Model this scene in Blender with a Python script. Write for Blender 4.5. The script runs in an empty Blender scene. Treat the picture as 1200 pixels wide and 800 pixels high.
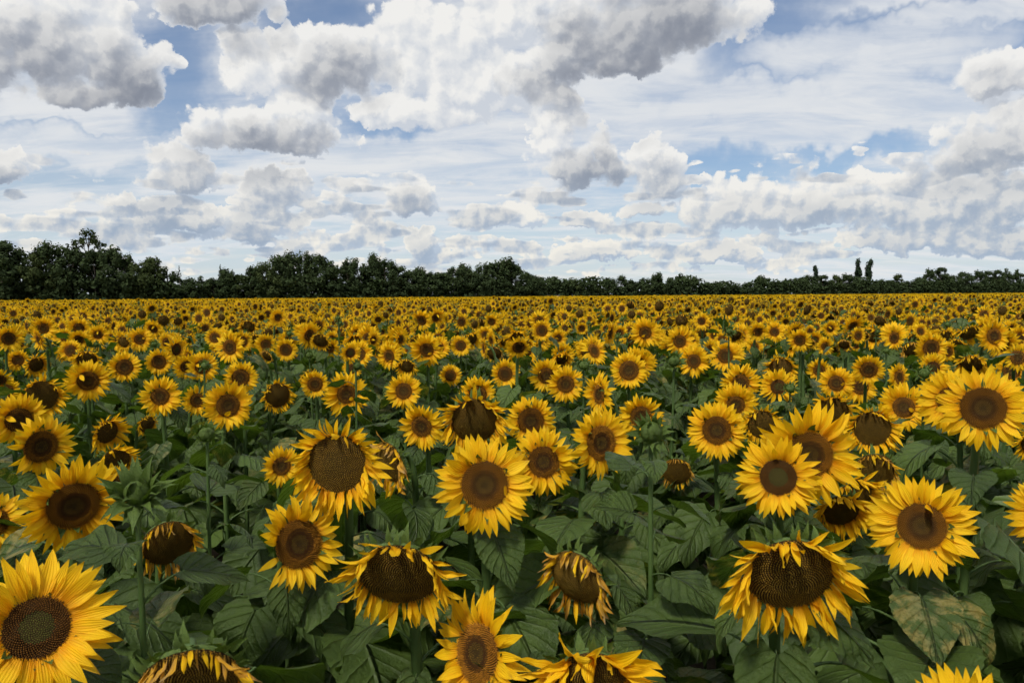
import bpy, math, random
import numpy as np
from mathutils import Vector, Matrix

SC = bpy.context.scene
COL = SC.collection
R = math.radians

# ------------------------------------------------------------------ camera
PW, PH, FPX = 1200.0, 800.0, 867.0          # photograph size and focal length in its pixels
CAM_H, PITCH, ROLL = 2.05, R(-3.5), R(-0.40)
cam_data = bpy.data.cameras.new("camera")
cam = bpy.data.objects.new("camera", cam_data)
COL.objects.link(cam)
cam_data.sensor_width = 36.0
cam_data.lens = 36.0 * FPX / PW
cam_data.clip_start = 0.05
cam_data.clip_end = 6000.0
CAM_M = Matrix.Translation((0, 0, CAM_H)) @ Matrix.Rotation(math.pi / 2 + PITCH, 4, 'X') @ Matrix.Rotation(ROLL, 4, 'Z')
cam.matrix_world = CAM_M
cam_data.dof.use_dof = True
cam_data.dof.focus_distance = 3.2
cam_data.dof.aperture_fstop = 11.0
SC.camera = cam

def ray(px, py):
    v = Vector(((px - PW / 2) / FPX, -(py - PH / 2) / FPX, -1.0))
    return CAM_M.to_3x3() @ v

# ------------------------------------------------------------------ render and exposure
vs = SC.view_settings
vs.view_transform = 'Standard'
vs.look = 'None'
vs.exposure = 1.42
vs.gamma = 1.0
vs.use_curve_mapping = False
cy = SC.cycles
cy.use_denoising = True
cy.denoiser = 'OPENIMAGEDENOISE'
cy.use_adaptive_sampling = True
cy.adaptive_threshold = 0.02
cy.adaptive_min_samples = 12
cy.max_bounces = 5
cy.diffuse_bounces = 3
cy.glossy_bounces = 2
cy.transmission_bounces = 3
cy.transparent_max_bounces = 4
cy.caustics_reflective = False
cy.caustics_refractive = False
cy.sample_clamp_indirect = 6.0
SC.render.use_persistent_data = False

# ------------------------------------------------------------------ sun (behind thin cloud, so a wide soft disc)
SUN_EL, SUN_AZ = R(54), R(-152)              # azimuth from +Y towards +X: behind the camera, over its left shoulder
sun_dir = Vector((math.sin(SUN_AZ) * math.cos(SUN_EL), math.cos(SUN_AZ) * math.cos(SUN_EL), math.sin(SUN_EL)))
sd = bpy.data.lights.new("sun", 'SUN')
sd.energy = 1.5
sd.angle = R(10)
sd.color = (1.0, 0.95, 0.86)
sun = bpy.data.objects.new("sun", sd)
COL.objects.link(sun)
sun.rotation_euler = sun_dir.to_track_quat('Z', 'Y').to_euler()

# ------------------------------------------------------------------ node helper: arithmetic on sockets
class V:
    """a float or vector socket that can be used in expressions"""
    def __init__(s, nt, sock): s.nt, s.s = nt, sock
    def _m(s, op, *a, clamp=False):
        n = s.nt.nodes.new('ShaderNodeMath'); n.operation = op; n.use_clamp = clamp
        for i, x in enumerate((s,) + a):
            if isinstance(x, V): s.nt.links.new(x.s, n.inputs[i])
            else: n.inputs[i].default_value = float(x)
        return V(s.nt, n.outputs[0])
    def __add__(s, o): return s._m('ADD', o)
    __radd__ = __add__
    def __mul__(s, o): return s._m('MULTIPLY', o)
    __rmul__ = __mul__
    def __sub__(s, o): return s._m('SUBTRACT', o)
    def __rsub__(s, o): return (s * -1.0) + o
    def __truediv__(s, o): return s._m('DIVIDE', o)
    def max(s, o): return s._m('MAXIMUM', o)
    def min(s, o): return s._m('MINIMUM', o)
    def abs(s): return s._m('ABSOLUTE')
    def pow(s, o): return s._m('POWER', o)
    def sin(s): return s._m('SINE')
    def sat(s): return s._m('ADD', 0.0, clamp=True)
    def vec(s, op, *a):
        n = s.nt.nodes.new('ShaderNodeVectorMath'); n.operation = op
        for i, x in enumerate((s,) + a):
            if isinstance(x, V): s.nt.links.new(x.s, n.inputs[i])
            else: n.inputs[i].default_value = x
        return V(s.nt, n.outputs['Value' if op in ('DOT_PRODUCT', 'LENGTH') else 'Vector'])
    def step(s, a, b, lo=0.0, hi=1.0, kind='SMOOTHSTEP'):
        n = s.nt.nodes.new('ShaderNodeMapRange'); n.interpolation_type = kind
        s.nt.links.new(s.s, n.inputs[0])
        for i, x in enumerate((a, b, lo, hi)): n.inputs[i + 1].default_value = x
        return V(s.nt, n.outputs[0])
    def xyz(s):
        n = s.nt.nodes.new('ShaderNodeSeparateXYZ'); s.nt.links.new(s.s, n.inputs[0])
        return [V(s.nt, o) for o in n.outputs]
    def noise(s, scale, detail=4.0, rough=0.5, lac=2.0, dist=0.0, out='Fac', dim='3D'):
        n = s.nt.nodes.new('ShaderNodeTexNoise'); n.noise_dimensions = dim; s.nt.links.new(s.s, n.inputs['Vector'])
        n.inputs['Scale'].default_value = scale; n.inputs['Detail'].default_value = detail
        n.inputs['Roughness'].default_value = rough; n.inputs['Lacunarity'].default_value = lac
        n.inputs['Distortion'].default_value = dist
        return V(s.nt, n.outputs[out])
    def voro(s, scale, detail=0.0, rough=0.5, feature='F1', dim='2D'):
        n = s.nt.nodes.new('ShaderNodeTexVoronoi'); n.voronoi_dimensions = dim; s.nt.links.new(s.s, n.inputs['Vector'])
        n.feature = feature; n.normalize = False
        n.inputs['Scale'].default_value = scale; n.inputs['Detail'].default_value = detail
        n.inputs['Roughness'].default_value = rough
        return V(s.nt, n.outputs['Distance'])
    def mixc(s, a, b):
        """mix colours a to b by this factor"""
        n = s.nt.nodes.new('ShaderNodeMix'); n.data_type = 'RGBA'
        s.nt.links.new(s.s, n.inputs[0])
        for i, x in ((6, a), (7, b)):
            if isinstance(x, V): s.nt.links.new(x.s, n.inputs[i])
            else: n.inputs[i].default_value = (*x, 1.0) if len(x) == 3 else x
        return V(s.nt, n.outputs[2])

def comb(nt, x, y, z):
    n = nt.nodes.new('ShaderNodeCombineXYZ')
    for i, a in enumerate((x, y, z)):
        if isinstance(a, V): nt.links.new(a.s, n.inputs[i])
        else: n.inputs[i].default_value = a
    return V(nt, n.outputs[0])

# ------------------------------------------------------------------ world: clear sky with cirrus veil and cumulus
def stereo(px, py):
    """sky position of a direction: stereographic about +Y, close to angles in radians near the view"""
    d = ray(px, py).normalized()
    return 2 * d.x / (1 + d.y), 2 * d.z / (1 + d.y)

# cumulus: centre x, centre y, half width, height above centre, flatness of the base, weight of its shadow side
CUMULUS = [
    (35, 60, 115, 78, 1.5, .62), (140, 82, 50, 66, 1.6, .95), (95, 110, 70, 40, 2.4, .85), (255, 8, 78, 40, 2.0, .75),
    (350, 85, 105, 48, 1.5, .10), (400, 70, 60, 40, 1.2, .48), (505, 60, 110, 62, 1.3, .16), (560, 95, 90, 50, 1.3, .12), (500, 140, 95, 34, 2.0, .1), (620, 110, 60, 40, 1.5, .1),
    (312, 165, 104, 42, 3.0, .72), (345, 135, 38, 40, 1.2, .25),
    (765, 35, 120, 85, 2.0, 1.0), (715, 70, 100, 40, 2.0, .95), (620, 20, 100, 55, 1.5, .25), (650, 75, 55, 40, 1.5, .1),
    (672, 200, 56, 42, 1.8, .75), (650, 165, 36, 46, 1.0, .2), (770, 208, 38, 44, 2.0, .35), (705, 190, 34, 40, 1.5, .6),
    (1180, 95, 62, 34, 2.0, .3), (1185, 170, 75, 52, 2.2, .6),
    (865, 252, 62, 50, 2.2, .35), (960, 245, 95, 40, 2.0, .45), (1085, 255, 90, 62, 2.2, .5), (1175, 240, 80, 40, 2.0, .5),
    (1110, 285, 120, 26, 2.4, .5), (990, 232, 55, 30, 2.4, .2),
    (8, 204, 34, 24, 2.2, .9), (215, 208, 46, 36, 2.2, .7), (175, 240, 60, 14, 2.0, .6), (326, 232, 52, 34, 2.6, .45),
    (478, 240, 34, 32, 2.0, .7), (595, 258, 42, 22, 2.2, .2), (690, 262, 48, 16, 2.2, .3), (760, 250, 40, 14, 2.2, .3),
    (210, 262, 95, 20, 2.0, .8), (288, 272, 48, 26, 1.8, .8), (500, 292, 28, 26, 1.2, .5),
    (840, 300, 60, 16, 2.2, .3), (700, 300, 70, 14, 2.2, .3), (1180, 285, 40, 28, 2.2, .1), (1130, 290, 40, 24, 2.2, .1),
]

def cloud_group(blobs):
    g = bpy.data.node_groups.new("cumulus_density", 'ShaderNodeTree')
    g.interface.new_socket("P", in_out='INPUT', socket_type='NodeSocketVector')
    g.interface.new_socket("Rest", in_out='INPUT', socket_type='NodeSocketFloat')
    g.interface.new_socket("Density", in_out='OUTPUT', socket_type='NodeSocketFloat')
    g.interface.new_socket("Shade", in_out='OUTPUT', socket_type='NodeSocketFloat')
    gi, go = g.nodes.new('NodeGroupInput'), g.nodes.new('NodeGroupOutput')
    P, rest = V(g, gi.outputs[0]), V(g, gi.outputs[1])
    w1 = P.noise(16.0, 2.0, .55, out='Color', dim='2D').vec('MULTIPLY_ADD', (.075, .028, 0), (-.0375, -.014, 0))
    w2 = P.noise(75.0, 3.0, .6, out='Color', dim='2D').vec('MULTIPLY_ADD', (.016, .016, 0), (-.008, -.008, 0))
    Pb = P.vec('ADD', w2)
    Pw = Pb.vec('ADD', w1)
    b1 = Pb.voro(19.0)
    b2 = Pb.voro(46.0)
    b3 = Pb.voro(112.0)
    wl = P.xyz()[1].step(.06, .24, 1.0, 0.0)        # farther clouds, lower down, have smaller billows
    dist, dark = None, None
    for (cx, cyy, rx, ry, flat, sh) in blobs:
        a, e = stereo(cx, cyy)
        sx, sy = FPX / rx, FPX / ry
        v = Pw.vec('MULTIPLY_ADD', (sx, sy, 0), (-a * sx, -e * sy, 0))
        v = v.vec('MAXIMUM', v.vec('MULTIPLY', (-1, -flat, 0)))
        q = v.vec('DOT_PRODUCT', v)
        dist = q if dist is None else dist.min(q)
        if sh >= .3:
            u = Pw.vec('MULTIPLY_ADD', (sx * .95, sy * 1.05, 0), (-a * sx * .95, -e * sy * 1.05 + .48, 0))
            k = u.vec('DOT_PRODUCT', u)._m('MULTIPLY_ADD', -sh, 1.3 * sh)
            dark = k if dark is None else dark.max(k)
    dist = rest if dist is None else dist.min(rest)
    low = (1.0 - rest) * .55
    dark = low if dark is None else dark.max(low)
    body = (1.0 - dist).max(-1.5)
    dens = body + ((.45 - b1) * (1.0 - wl * .55) + (.45 - b2) * (wl * .35 + .45) + (.45 - b3) * (wl * .16 + .10)) * body.step(-.55, -.05)
    g.links.new(dens.s, go.inputs[0])
    g.links.new(dark.s, go.inputs[1])
    return g

world = bpy.data.worlds.new("World")
SC.world = world
world.use_nodes = True
world.cycles.sampling_method = 'NONE'
nt = world.node_tree
nt.nodes.clear()
out = nt.nodes.new('ShaderNodeOutputWorld')
sky = nt.nodes.new('ShaderNodeTexSky')
sky.sky_type = 'NISHITA'
sky.sun_disc = False
sky.sun_elevation = SUN_EL
sky.sun_rotation = SUN_AZ
sky.air_density = 1.0
sky.dust_density = 0.6
sky.ozone_density = 1.0
WS = 0.10
tc = nt.nodes.new('ShaderNodeTexCoord')
D = V(nt, tc.outputs['Generated']).vec('NORMALIZE')
x, y, z = D.xyz()
yy = (y + 1.0).max(.02)
P = comb(nt, x * 2.0 / yy, z * 2.0 / yy, 0.0)
# the same kind of cumulus carries on round the rest of the sky; low rows of small puffs towards the horizon
outside = ((y * -1.0).step(-.80, -.55)).max(z.step(.40, .54))
gen = D.vec('MULTIPLY', (1, 1, 2.2)).noise(3.2, 3.0, .5).step(.44, .66, 1.8, 0.0, 'LINEAR') + (1.0 - outside) * 3.0
band = z.step(.015, .05) * (1.0 - z.step(.12, .20))
row = D.vec('MULTIPLY', (1, 1, 4.0)).noise(13.0, 2.0, .5).step(.40, .60, 1.5, .22, 'LINEAR') + (1.0 - band) * 1.2
rest = gen.min(row)
def lin(r, g, b):
    f = lambda c: ((c / 255 + .055) / 1.055) ** 2.4 if c > 10 else c / 255 / 12.92
    k = 1.0 / (WS * 2 ** vs.exposure)
    return (f(r) * k, f(g) * k, f(b) * k)
# thin streaky veil
zz = z.max(.0) + .17
sx_, sy_ = x / zz, y / zz
veil_p = comb(nt, sx_ * .8 + sy_ * .25, sy_ * 1.5, 0.3)
veil_n = veil_p.noise(1.1, 7.0, .6, dist=.35)
veil_f = veil_p.vec('MULTIPLY', (1.1, 1.5, 1)).noise(2.6, 7.0, .60, dist=.45)
veil = (veil_n * .62 + veil_f * .38).step(.36, .58, .30, .97)
veil = veil.max(1.0 - z.step(.02, .16, 0, 1) * .35 - .3)
# holes of clear blue
HOLES = [(205, 85, 42, 62), (370, 25, 60, 30), (905, 45, 62, 55), (860, 198, 85, 20), (1000, 178, 70, 14), (1160, 35, 62, 36), (1030, 25, 50, 14), (460, 150, 50, 14), (60, 160, 50, 10)]
hole = None
Pn = P.vec('ADD', D.noise(16.0, 4.0, .6, out='Color').vec('MULTIPLY_ADD', (.10, .10, .10), (-.05, -.05, -.05)))
for (cx, cyy, rx, ry) in HOLES:
    a, e = stereo(cx, cyy)
    v = Pn.vec('MULTIPLY_ADD', (FPX / rx, FPX / ry, 0), (-a * FPX / rx, -e * FPX / ry, 0))
    q = v.vec('DOT_PRODUCT', v)
    hole = q if hole is None else hole.min(q)
veil = veil * hole.step(.0, 2.4, .15, 1.0)
# soft bands of thicker high cloud
WISPS = [(1010, 60, 120, 30), (880, 125, 150, 26), (1040, 118, 130, 24), (960, 150, 150, 18), (760, 140, 120, 20), (560, 190, 190, 22), (130, 175, 170, 22), (1120, 20, 90, 16), (420, 215, 160, 16)]
wisp = None
for (cx, cyy, rx, ry) in WISPS:
    a, e = stereo(cx, cyy)
    v = Pn.vec('MULTIPLY_ADD', (FPX / rx, FPX / ry, 0), (-a * FPX / rx, -e * FPX / ry, 0))
    q = v.vec('DOT_PRODUCT', v)
    wisp = q if wisp is None else wisp.min(q)
veil = veil.max(wisp.step(.2, 1.9, .92, 0.0) * (veil_f * 1.2 + .35).sat())
BK = 2 ** (.60 - vs.exposure)
blue = V(nt, sky.outputs[0]).vec('MULTIPLY', (.60 * BK, .64 * BK, .70 * BK))
veil_c = z.step(.0, .22).mixc(lin(206, 219, 230), lin(216, 221, 228))
veil_c = veil_f.step(.35, .7).mixc(veil_c, lin(228, 230, 232))
clear = veil.mixc(blue, veil_c)
white = z.step(.03, .20).mixc(lin(242, 238, 228), lin(241, 240, 237))
grey = z.step(.04, .22).mixc(lin(156, 173, 194), lin(128, 134, 147))
mid = z.step(.04, .22).mixc(lin(186, 200, 216), lin(204, 210, 219))

soft = D.noise(9.0, 3.0, .55).step(.42, .74, .04, .62)
patch = P.noise(11.0, 4.0, .55, dim='2D').step(.32, .66)
def sky_part(blobs):
    """a Background closure with these cumulus laid over the veil"""
    grp = cloud_group(blobs)
    def cloud(p):
        n = nt.nodes.new('ShaderNodeGroup'); n.node_tree = grp
        nt.links.new(p.s, n.inputs[0]); nt.links.new(rest.s, n.inputs[1])
        return V(nt, n.outputs[0]), V(nt, n.outputs[1])
    # sampled here and a little towards the light, for the lit and the shaded side of each lobe
    d0, dark = cloud(P)
    d1, _ = cloud(P.vec('ADD', (-.0065, .0105, 0)))
    alpha = (d0 / (soft + .14)).step(.0, 1.0)
    lit = ((d0 - d1) * 1.55 + .58).sat()
    core = (dark * d0.step(.0, .75) * (patch * .55 + .80))
    cl = lit.mixc(mid, white)
    shade = core * (1.2 - lit * .65)
    cl = (1.0 - (shade * -1.55)._m('EXPONENT')).sat().mixc(cl, grey)
    c = (alpha * z.step(.0, .03, .55, .97)).mixc(clear, cl)
    b = nt.nodes.new('ShaderNodeBackground')
    b.inputs[1].default_value = WS
    nt.links.new(c.s, b.inputs[0])
    return b.outputs[0]

def pick(fac, a, b):
    n = nt.nodes.new('ShaderNodeMixShader')
    nt.links.new(fac.s, n.inputs[0]); nt.links.new(a, n.inputs[1]); nt.links.new(b, n.inputs[2])
    return n.outputs[0]

# the sky is put together from sectors, each with the cumulus that reach into it, to keep it quick to evaluate
SX = P.xyz()[0]
SECT = [-400, 330, 620, 880, 1600]
parts = []
for lo, hi in zip(SECT, SECT[1:]):
    parts.append(sky_part([c for c in CUMULUS if c[0] + c[2] * 1.5 + 40 > lo and c[0] - c[2] * 1.5 - 40 < hi]))
sh = parts[0]
for i in range(1, len(parts)):
    sh = pick(SX._m('GREATER_THAN', stereo(SECT[i], 200)[0]), sh, parts[i])
away = (z._m('GREATER_THAN', math.sin(R(34)))).max(SX.abs()._m('GREATER_THAN', 1.1)).max(y._m('LESS_THAN', .2))
sh = pick(away, sh, sky_part([]))
earth = nt.nodes.new('ShaderNodeBackground')
earth.inputs[0].default_value = (.05, .05, .03, 1)
sh = pick(z._m('LESS_THAN', -.006), sh, earth.outputs[0])
nt.links.new(sh, out.inputs[0])

# ------------------------------------------------------------------ materials
def new_mat(name):
    m = bpy.data.materials.new(name); m.use_nodes = True
    t = m.node_tree; t.nodes.clear()
    return m, t

def finish(t, col, rough=.6, spec=.3, bump=None, bump_d=.002, trans=None, tcol=None, sheen=0.0):
    o = t.nodes.new('ShaderNodeOutputMaterial')
    p = t.nodes.new('ShaderNodeBsdfPrincipled')
    if isinstance(col, V): t.links.new(col.s, p.inputs['Base Color'])
    else: p.inputs['Base Color'].default_value = (*col, 1)
    if isinstance(rough, V): t.links.new(rough.s, p.inputs['Roughness'])
    else: p.inputs['Roughness'].default_value = rough
    p.inputs['Specular IOR Level'].default_value = spec
    nrm = None
    if bump is not None:
        b = t.nodes.new('ShaderNodeBump'); b.inputs['Strength'].default_value = 1.0
        b.inputs['Distance'].default_value = bump_d
        t.links.new(bump.s, b.inputs['Height']); nrm = b.outputs[0]
        t.links.new(nrm, p.inputs['Normal'])
    if trans:
        tr = t.nodes.new('ShaderNodeBsdfTranslucent')
        c = tcol if tcol is not None else col
        if isinstance(c, V): t.links.new(c.s, tr.inputs[0])
        else: tr.inputs[0].default_value = (*c, 1)
        if nrm: t.links.new(nrm, tr.inputs['Normal'])
        mx = t.nodes.new('ShaderNodeMixShader'); mx.inputs[0].default_value = trans
        t.links.new(p.outputs[0], mx.inputs[1]); t.links.new(tr.outputs[0], mx.inputs[2])
        t.links.new(mx.outputs[0], o.inputs[0])
    else:
        t.links.new(p.outputs[0], o.inputs[0])

def uvn(t):
    n = t.nodes.new('ShaderNodeUVMap'); n.uv_map = 'uv'; return V(t, n.outputs[0])
def attr(t, name='tint'):
    n = t.nodes.new('ShaderNodeAttribute'); n.attribute_name = name
    return V(t, n.outputs['Color'])
def orand(t):
    n = t.nodes.new('ShaderNodeObjectInfo'); return V(t, n.outputs['Random'])
def ocoord(t):
    n = t.nodes.new('ShaderNodeTexCoord'); return V(t, n.outputs['Object'])

def mat_petal(name, dry):
    m, t = new_mat(name)
    u, v, _ = uvn(t).xyz()
    tr = (attr(t).xyz()[0] + orand(t))._m('FRACT')
    nz = comb(t, u * 9.0, v * 1.6, tr * 40.0).noise(1.0, 3.0, .6)
    if not dry:
        c = v.step(.0, .45).mixc((.76, .33, .003), (.90, .55, .007))
        c = (tr.step(.45, 1.0) * .7).mixc(c, (.93, .63, .014))
        c = (nz.step(.45, .72) * .5).mixc(c, (.62, .26, .004))
        c = (tr.step(.78, .92) * v.step(.62, 1.0) * nz.step(.35, .7) * .8).mixc(c, (.50, .27, .05))
    else:
        c = tr.mixc((.66, .33, .012), (.76, .42, .02))
        c = (nz.step(.40, .66) * .9).mixc(c, (.42, .24, .075))
        c = (v.step(.45, 1.0) * tr.step(.2, .9)).mixc(c, (.50, .34, .15))
    rib = (u * 34.0).sin() * .5 + nz
    finish(t, c, .6, .2, rib, .0006, .42, c.vec('MULTIPLY', (1.0, .92, .6)))
    return m

def mat_leaf(name, upper=0.0):
    m, t = new_mat(name)
    u, v, _ = uvn(t).xyz()
    w = (u - .5).abs() * 2.0                      # 0 at the midrib, 1 at the edge
    r = orand(t)
    oc = ocoord(t)
    big = oc.noise(3.2, 3.0, .55)
    fine = oc.noise(20.0, 5.0, .65)
    ph = (v - w.pow(.85) * .34) * 6.5
    side = (ph._m('FRACT') - .5).abs() * 2.0      # 1 on a side vein
    vein = (side.step(.88, .99) * (1.0 - w.step(.5, .95) * .7)).max(1.0 - w.step(.015, .05))
    quilt = side.pow(4.0) * -.30 + fine * .45 + big * .6 - (1.0 - w.step(.0, .08)) * .8
    c = big.step(.3, .7).mixc((.034, .060, .010), (.058, .094, .017))
    c = (r.step(.55, 1.0) * .75).mixc(c, (.082, .130, .025))
    c = (r._m('MULTIPLY', 7.3)._m('FRACT').step(.5, 1.0) * .5).mixc(c, (.034, .062, .015))
    c = (fine.step(.45, .8) * .25).mixc(c, (.060, .092, .032))
    c = (vein * .40).mixc(c, (.085, .12, .038))
    # mildew and yellowing on some leaves
    ill = r._m('MULTIPLY', 3.7)._m('FRACT').step(.80, .90)
    spot = (oc.noise(4.5, 4.0, .65)).step(.47, .62)
    c = (ill * spot * fine.step(.3, .6) * .75).mixc(c, (.22, .20, .075))
    c = (ill * r.step(.3, .6) * spot * w.step(.1, .8) * .4).mixc(c, (.30, .20, .03))
    finish(t, c, .46, .30, quilt, .016, .26, c.vec('MULTIPLY', (1.9, 2.1, .7)))
    return m

def mat_green(name, a, b, scale=30.0, trans=.0):
    m, t = new_mat(name)
    oc = ocoord(t)
    n = oc.vec('MULTIPLY', (1, 1, .25)).noise(scale, 4.0, .6)
    c = n.step(.3, .7).mixc(a, b)
    c = (orand(t) * .35).mixc(c, tuple(x * .7 for x in a))
    finish(t, c, .55, .3, n, .003, trans or None, c.vec('MULTIPLY', (1.5, 1.7, .7)) if trans else None)
    return m

def mat_disc(name):
    m, t = new_mat(name)
    a = attr(t)
    n = ocoord(t).noise(9.0, 3.0, .6)
    c = (n.step(.35, .75) * .4).mixc(a, a.vec('MULTIPLY', (.45, .45, .5)))
    c = (orand(t) * .4).mixc(c, c.vec('MULTIPLY', (.62, .6, .6)))
    finish(t, c, .85, .12)
    return m

def mat_foliage(name, a, b, d):
    m, t = new_mat(name)
    tn = attr(t).xyz()
    c = tn[0].mixc(a, b)
    c = (tn[1].step(.5, 1.0) * .4).mixc(c, d)
    c = (orand(t) * .5).mixc(c, c.vec('MULTIPLY', (.7, .74, .72)))
    finish(t, c, .9, .03, None, 0, .12, c.vec('MULTIPLY', (1.3, 1.5, .6)))
    return m

def mat_soil():
    m, t = new_mat("soil")
    oc = ocoord(t)
    n = oc.noise(1.3, 6.0, .65)
    f = oc.noise(17.0, 5.0, .7)
    c = n.step(.3, .7).mixc((.022, .017, .011), (.042, .032, .021))
    c = (f.step(.55, .8) * .6).mixc(c, (.06, .05, .033))
    finish(t, c, .95, .1, f + n, .05)
    return m

def mat_bark():
    m, t = new_mat("bark")
    n = ocoord(t).vec('MULTIPLY', (1, 1, .2)).noise(8.0, 5.0, .65)
    c = n.step(.3, .7).mixc((.05, .042, .034), (.12, .10, .085))
    finish(t, c, .9, .1, n, .05)
    return m

M_PETAL, M_DRY = mat_petal("petal_yellow", False), mat_petal("petal_withered", True)
M_LEAF = mat_leaf("sunflower_leaf")
M_STEM = mat_green("sunflower_stem", (.045, .085, .020), (.080, .13, .034))
M_BRACT = mat_green("sunflower_bract", (.062, .105, .018), (.105, .155, .028), 22.0, .2)
M_DISC = mat_disc("sunflower_disc")
M_SOIL, M_BARK = mat_soil(), mat_bark()
ALL = [M_PETAL, M_DRY, M_LEAF, M_STEM, M_BRACT, M_DISC]      # slot numbers used by every sunflower mesh
PETAL, DRY, LEAF, STEM, BRACT, DISC = range(6)

# ------------------------------------------------------------------ mesh data in numpy: vertices, triangles, material slot, uv, tint
class G:
    def __init__(s, v, f, mi=0, uv=None, tint=None):
        s.v = np.asarray(v, float).reshape(-1, 3)
        s.f = np.asarray(f, int).reshape(-1, 3)
        s.mi = np.full(len(s.f), mi, int) if np.isscalar(mi) else np.asarray(mi, int)
        s.uv = np.zeros((len(s.v), 2)) if uv is None else np.asarray(uv, float)
        s.tint = np.zeros((len(s.v), 3)) if tint is None else np.asarray(tint, float)
    def at(s, M):
        A = np.array(M)
        return G(s.v @ A[:3, :3].T + A[:3, 3], s.f, s.mi, s.uv, s.tint)
    def retint(s, t):
        return G(s.v, s.f, s.mi, s.uv, np.tile(np.asarray(t, float), (len(s.v), 1)))

def join(gs):
    off, v, f, mi, uv, ti = 0, [], [], [], [], []
    for g in gs:
        v.append(g.v); f.append(g.f + off); mi.append(g.mi); uv.append(g.uv); ti.append(g.tint)
        off += len(g.v)
    return G(np.concatenate(v), np.concatenate(f), np.concatenate(mi), np.concatenate(uv), np.concatenate(ti))

def mesh(name, g, mats=ALL, smooth=True):
    me = bpy.data.meshes.new(name)
    nv, nf = len(g.v), len(g.f)
    me.vertices.add(nv); me.vertices.foreach_set('co', g.v.astype(np.float32).ravel())
    me.loops.add(nf * 3); me.loops.foreach_set('vertex_index', g.f.astype(np.int32).ravel())
    me.polygons.add(nf)
    me.polygons.foreach_set('loop_start', (np.arange(nf) * 3).astype(np.int32))
    used = sorted(set(g.mi.tolist())); rem = {m: i for i, m in enumerate(used)}
    for m in used: me.materials.append(mats[m])
    me.polygons.foreach_set('material_index', np.array([rem[m] for m in g.mi.tolist()], np.int32))
    me.polygons.foreach_set('use_smooth', np.full(nf, smooth, bool))
    uvl = me.uv_layers.new(name='uv')
    uvl.data.foreach_set('uv', g.uv[g.f.ravel()].astype(np.float32).ravel())
    a = me.attributes.new('tint', 'FLOAT_COLOR', 'POINT')
    a.data.foreach_set('color', np.concatenate([g.tint, np.ones((nv, 1))], 1).astype(np.float32).ravel())
    me.update(); me.validate()
    return me

def grid_faces(nr, nc):
    f = []
    for i in range(nr - 1):
        for j in range(nc - 1):
            a = i * nc + j
            f += [(a, a + 1, a + nc + 1), (a, a + nc + 1, a + nc)]
    return f

def tube(path, rad, sides=6, mi=STEM, tint=(0, 0, 0)):
    path = np.asarray(path, float); n = len(path)
    rad = np.broadcast_to(np.asarray(rad, float), (n,))
    tan = np.gradient(path, axis=0); tan /= np.linalg.norm(tan, axis=1)[:, None] + 1e-9
    ref = np.array([1., .13, .07]); v = []; uv = []
    for k in range(n):
        a = np.cross(tan[k], ref); a /= np.linalg.norm(a) + 1e-9
        b = np.cross(tan[k], a)
        for j in range(sides):
            w = 2 * math.pi * j / sides
            v.append(path[k] + rad[k] * (math.cos(w) * a + math.sin(w) * b)); uv.append((j / sides, k / n))
    f = []
    for k in range(n - 1):
        for j in range(sides):
            p, q = k * sides + j, k * sides + (j + 1) % sides
            f += [(p, q, q + sides), (p, q + sides, p + sides)]
    return G(v, f, mi, uv, np.tile(tint, (len(v), 1)))

def bez(a, b, c, d, n):
    t = np.linspace(0, 1, n)[:, None]
    a, b, c, d = (np.asarray(q, float) for q in (a, b, c, d))
    return (1 - t) ** 3 * a + 3 * (1 - t) ** 2 * t * b + 3 * (1 - t) * t ** 2 * c + t ** 3 * d

# ------------------------------------------------------------------ sunflower pieces
def blade(prof, hw, nr, nc, bend0=0., bend1=0., twist=0., fold=0., wave=0., wfreq=3., rng=None, mi=PETAL, teeth=0., lobe=0.):
    """a petal, bract or leaf blade: length 1 along +X, width along Y, face towards +Z"""
    ts = np.linspace(0, 1, nr)
    xs = [0.]; zs = [0.]
    for i in range(1, nr):
        a = bend0 + bend1 * (ts[i] + ts[i - 1]) / 2
        d = ts[i] - ts[i - 1]
        xs.append(xs[-1] + d * math.cos(a)); zs.append(zs[-1] + d * math.sin(a))
    p1, p2 = (rng.uniform(0, 6.28), rng.uniform(0, 6.28)) if rng else (0, 0)
    v, uv = [], []
    for i, t in enumerate(ts):
        w = hw * np.interp(t, [p[0] for p in prof], [p[1] for p in prof])
        a = bend0 + bend1 * t
        if teeth and 0 < i < nr - 1: w *= 1 + teeth * (1 if i % 2 else -1)
        for j in range(nc):
            s = -1 + 2 * j / (nc - 1)
            y = s * w
            h = fold * abs(y) + wave * abs(s) ** 1.5 * math.sin(wfreq * 6.28 * t + p1 + (p2 if s > 0 else 0))
            tw = twist * t
            yy, hh = y * math.cos(tw) - h * math.sin(tw), y * math.sin(tw) + h * math.cos(tw)
            back = -lobe * abs(s) ** 1.3 * max(0., 1 - t / .22) if lobe else 0.
            v.append((xs[i] + back - math.sin(a) * hh, yy, zs[i] + math.cos(a) * hh))
            uv.append((.5 + .5 * s, t))
    return G(v, grid_faces(nr, nc), mi, uv)

PETAL_PROF = [(0, .50), (.12, .74), (.30, .98), (.45, 1.0), (.62, .83), (.78, .55), (.90, .27), (1, .01)]
BRACT_PROF = [(0, .9), (.15, 1.0), (.35, .82), (.55, .5), (.75, .22), (1, .02)]
LEAF_PROF = [(0, .42), (.05, .72), (.12, .92), (.22, 1.0), (.36, .95), (.52, .76), (.68, .52), (.82, .30), (.93, .12), (1, .01)]

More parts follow.
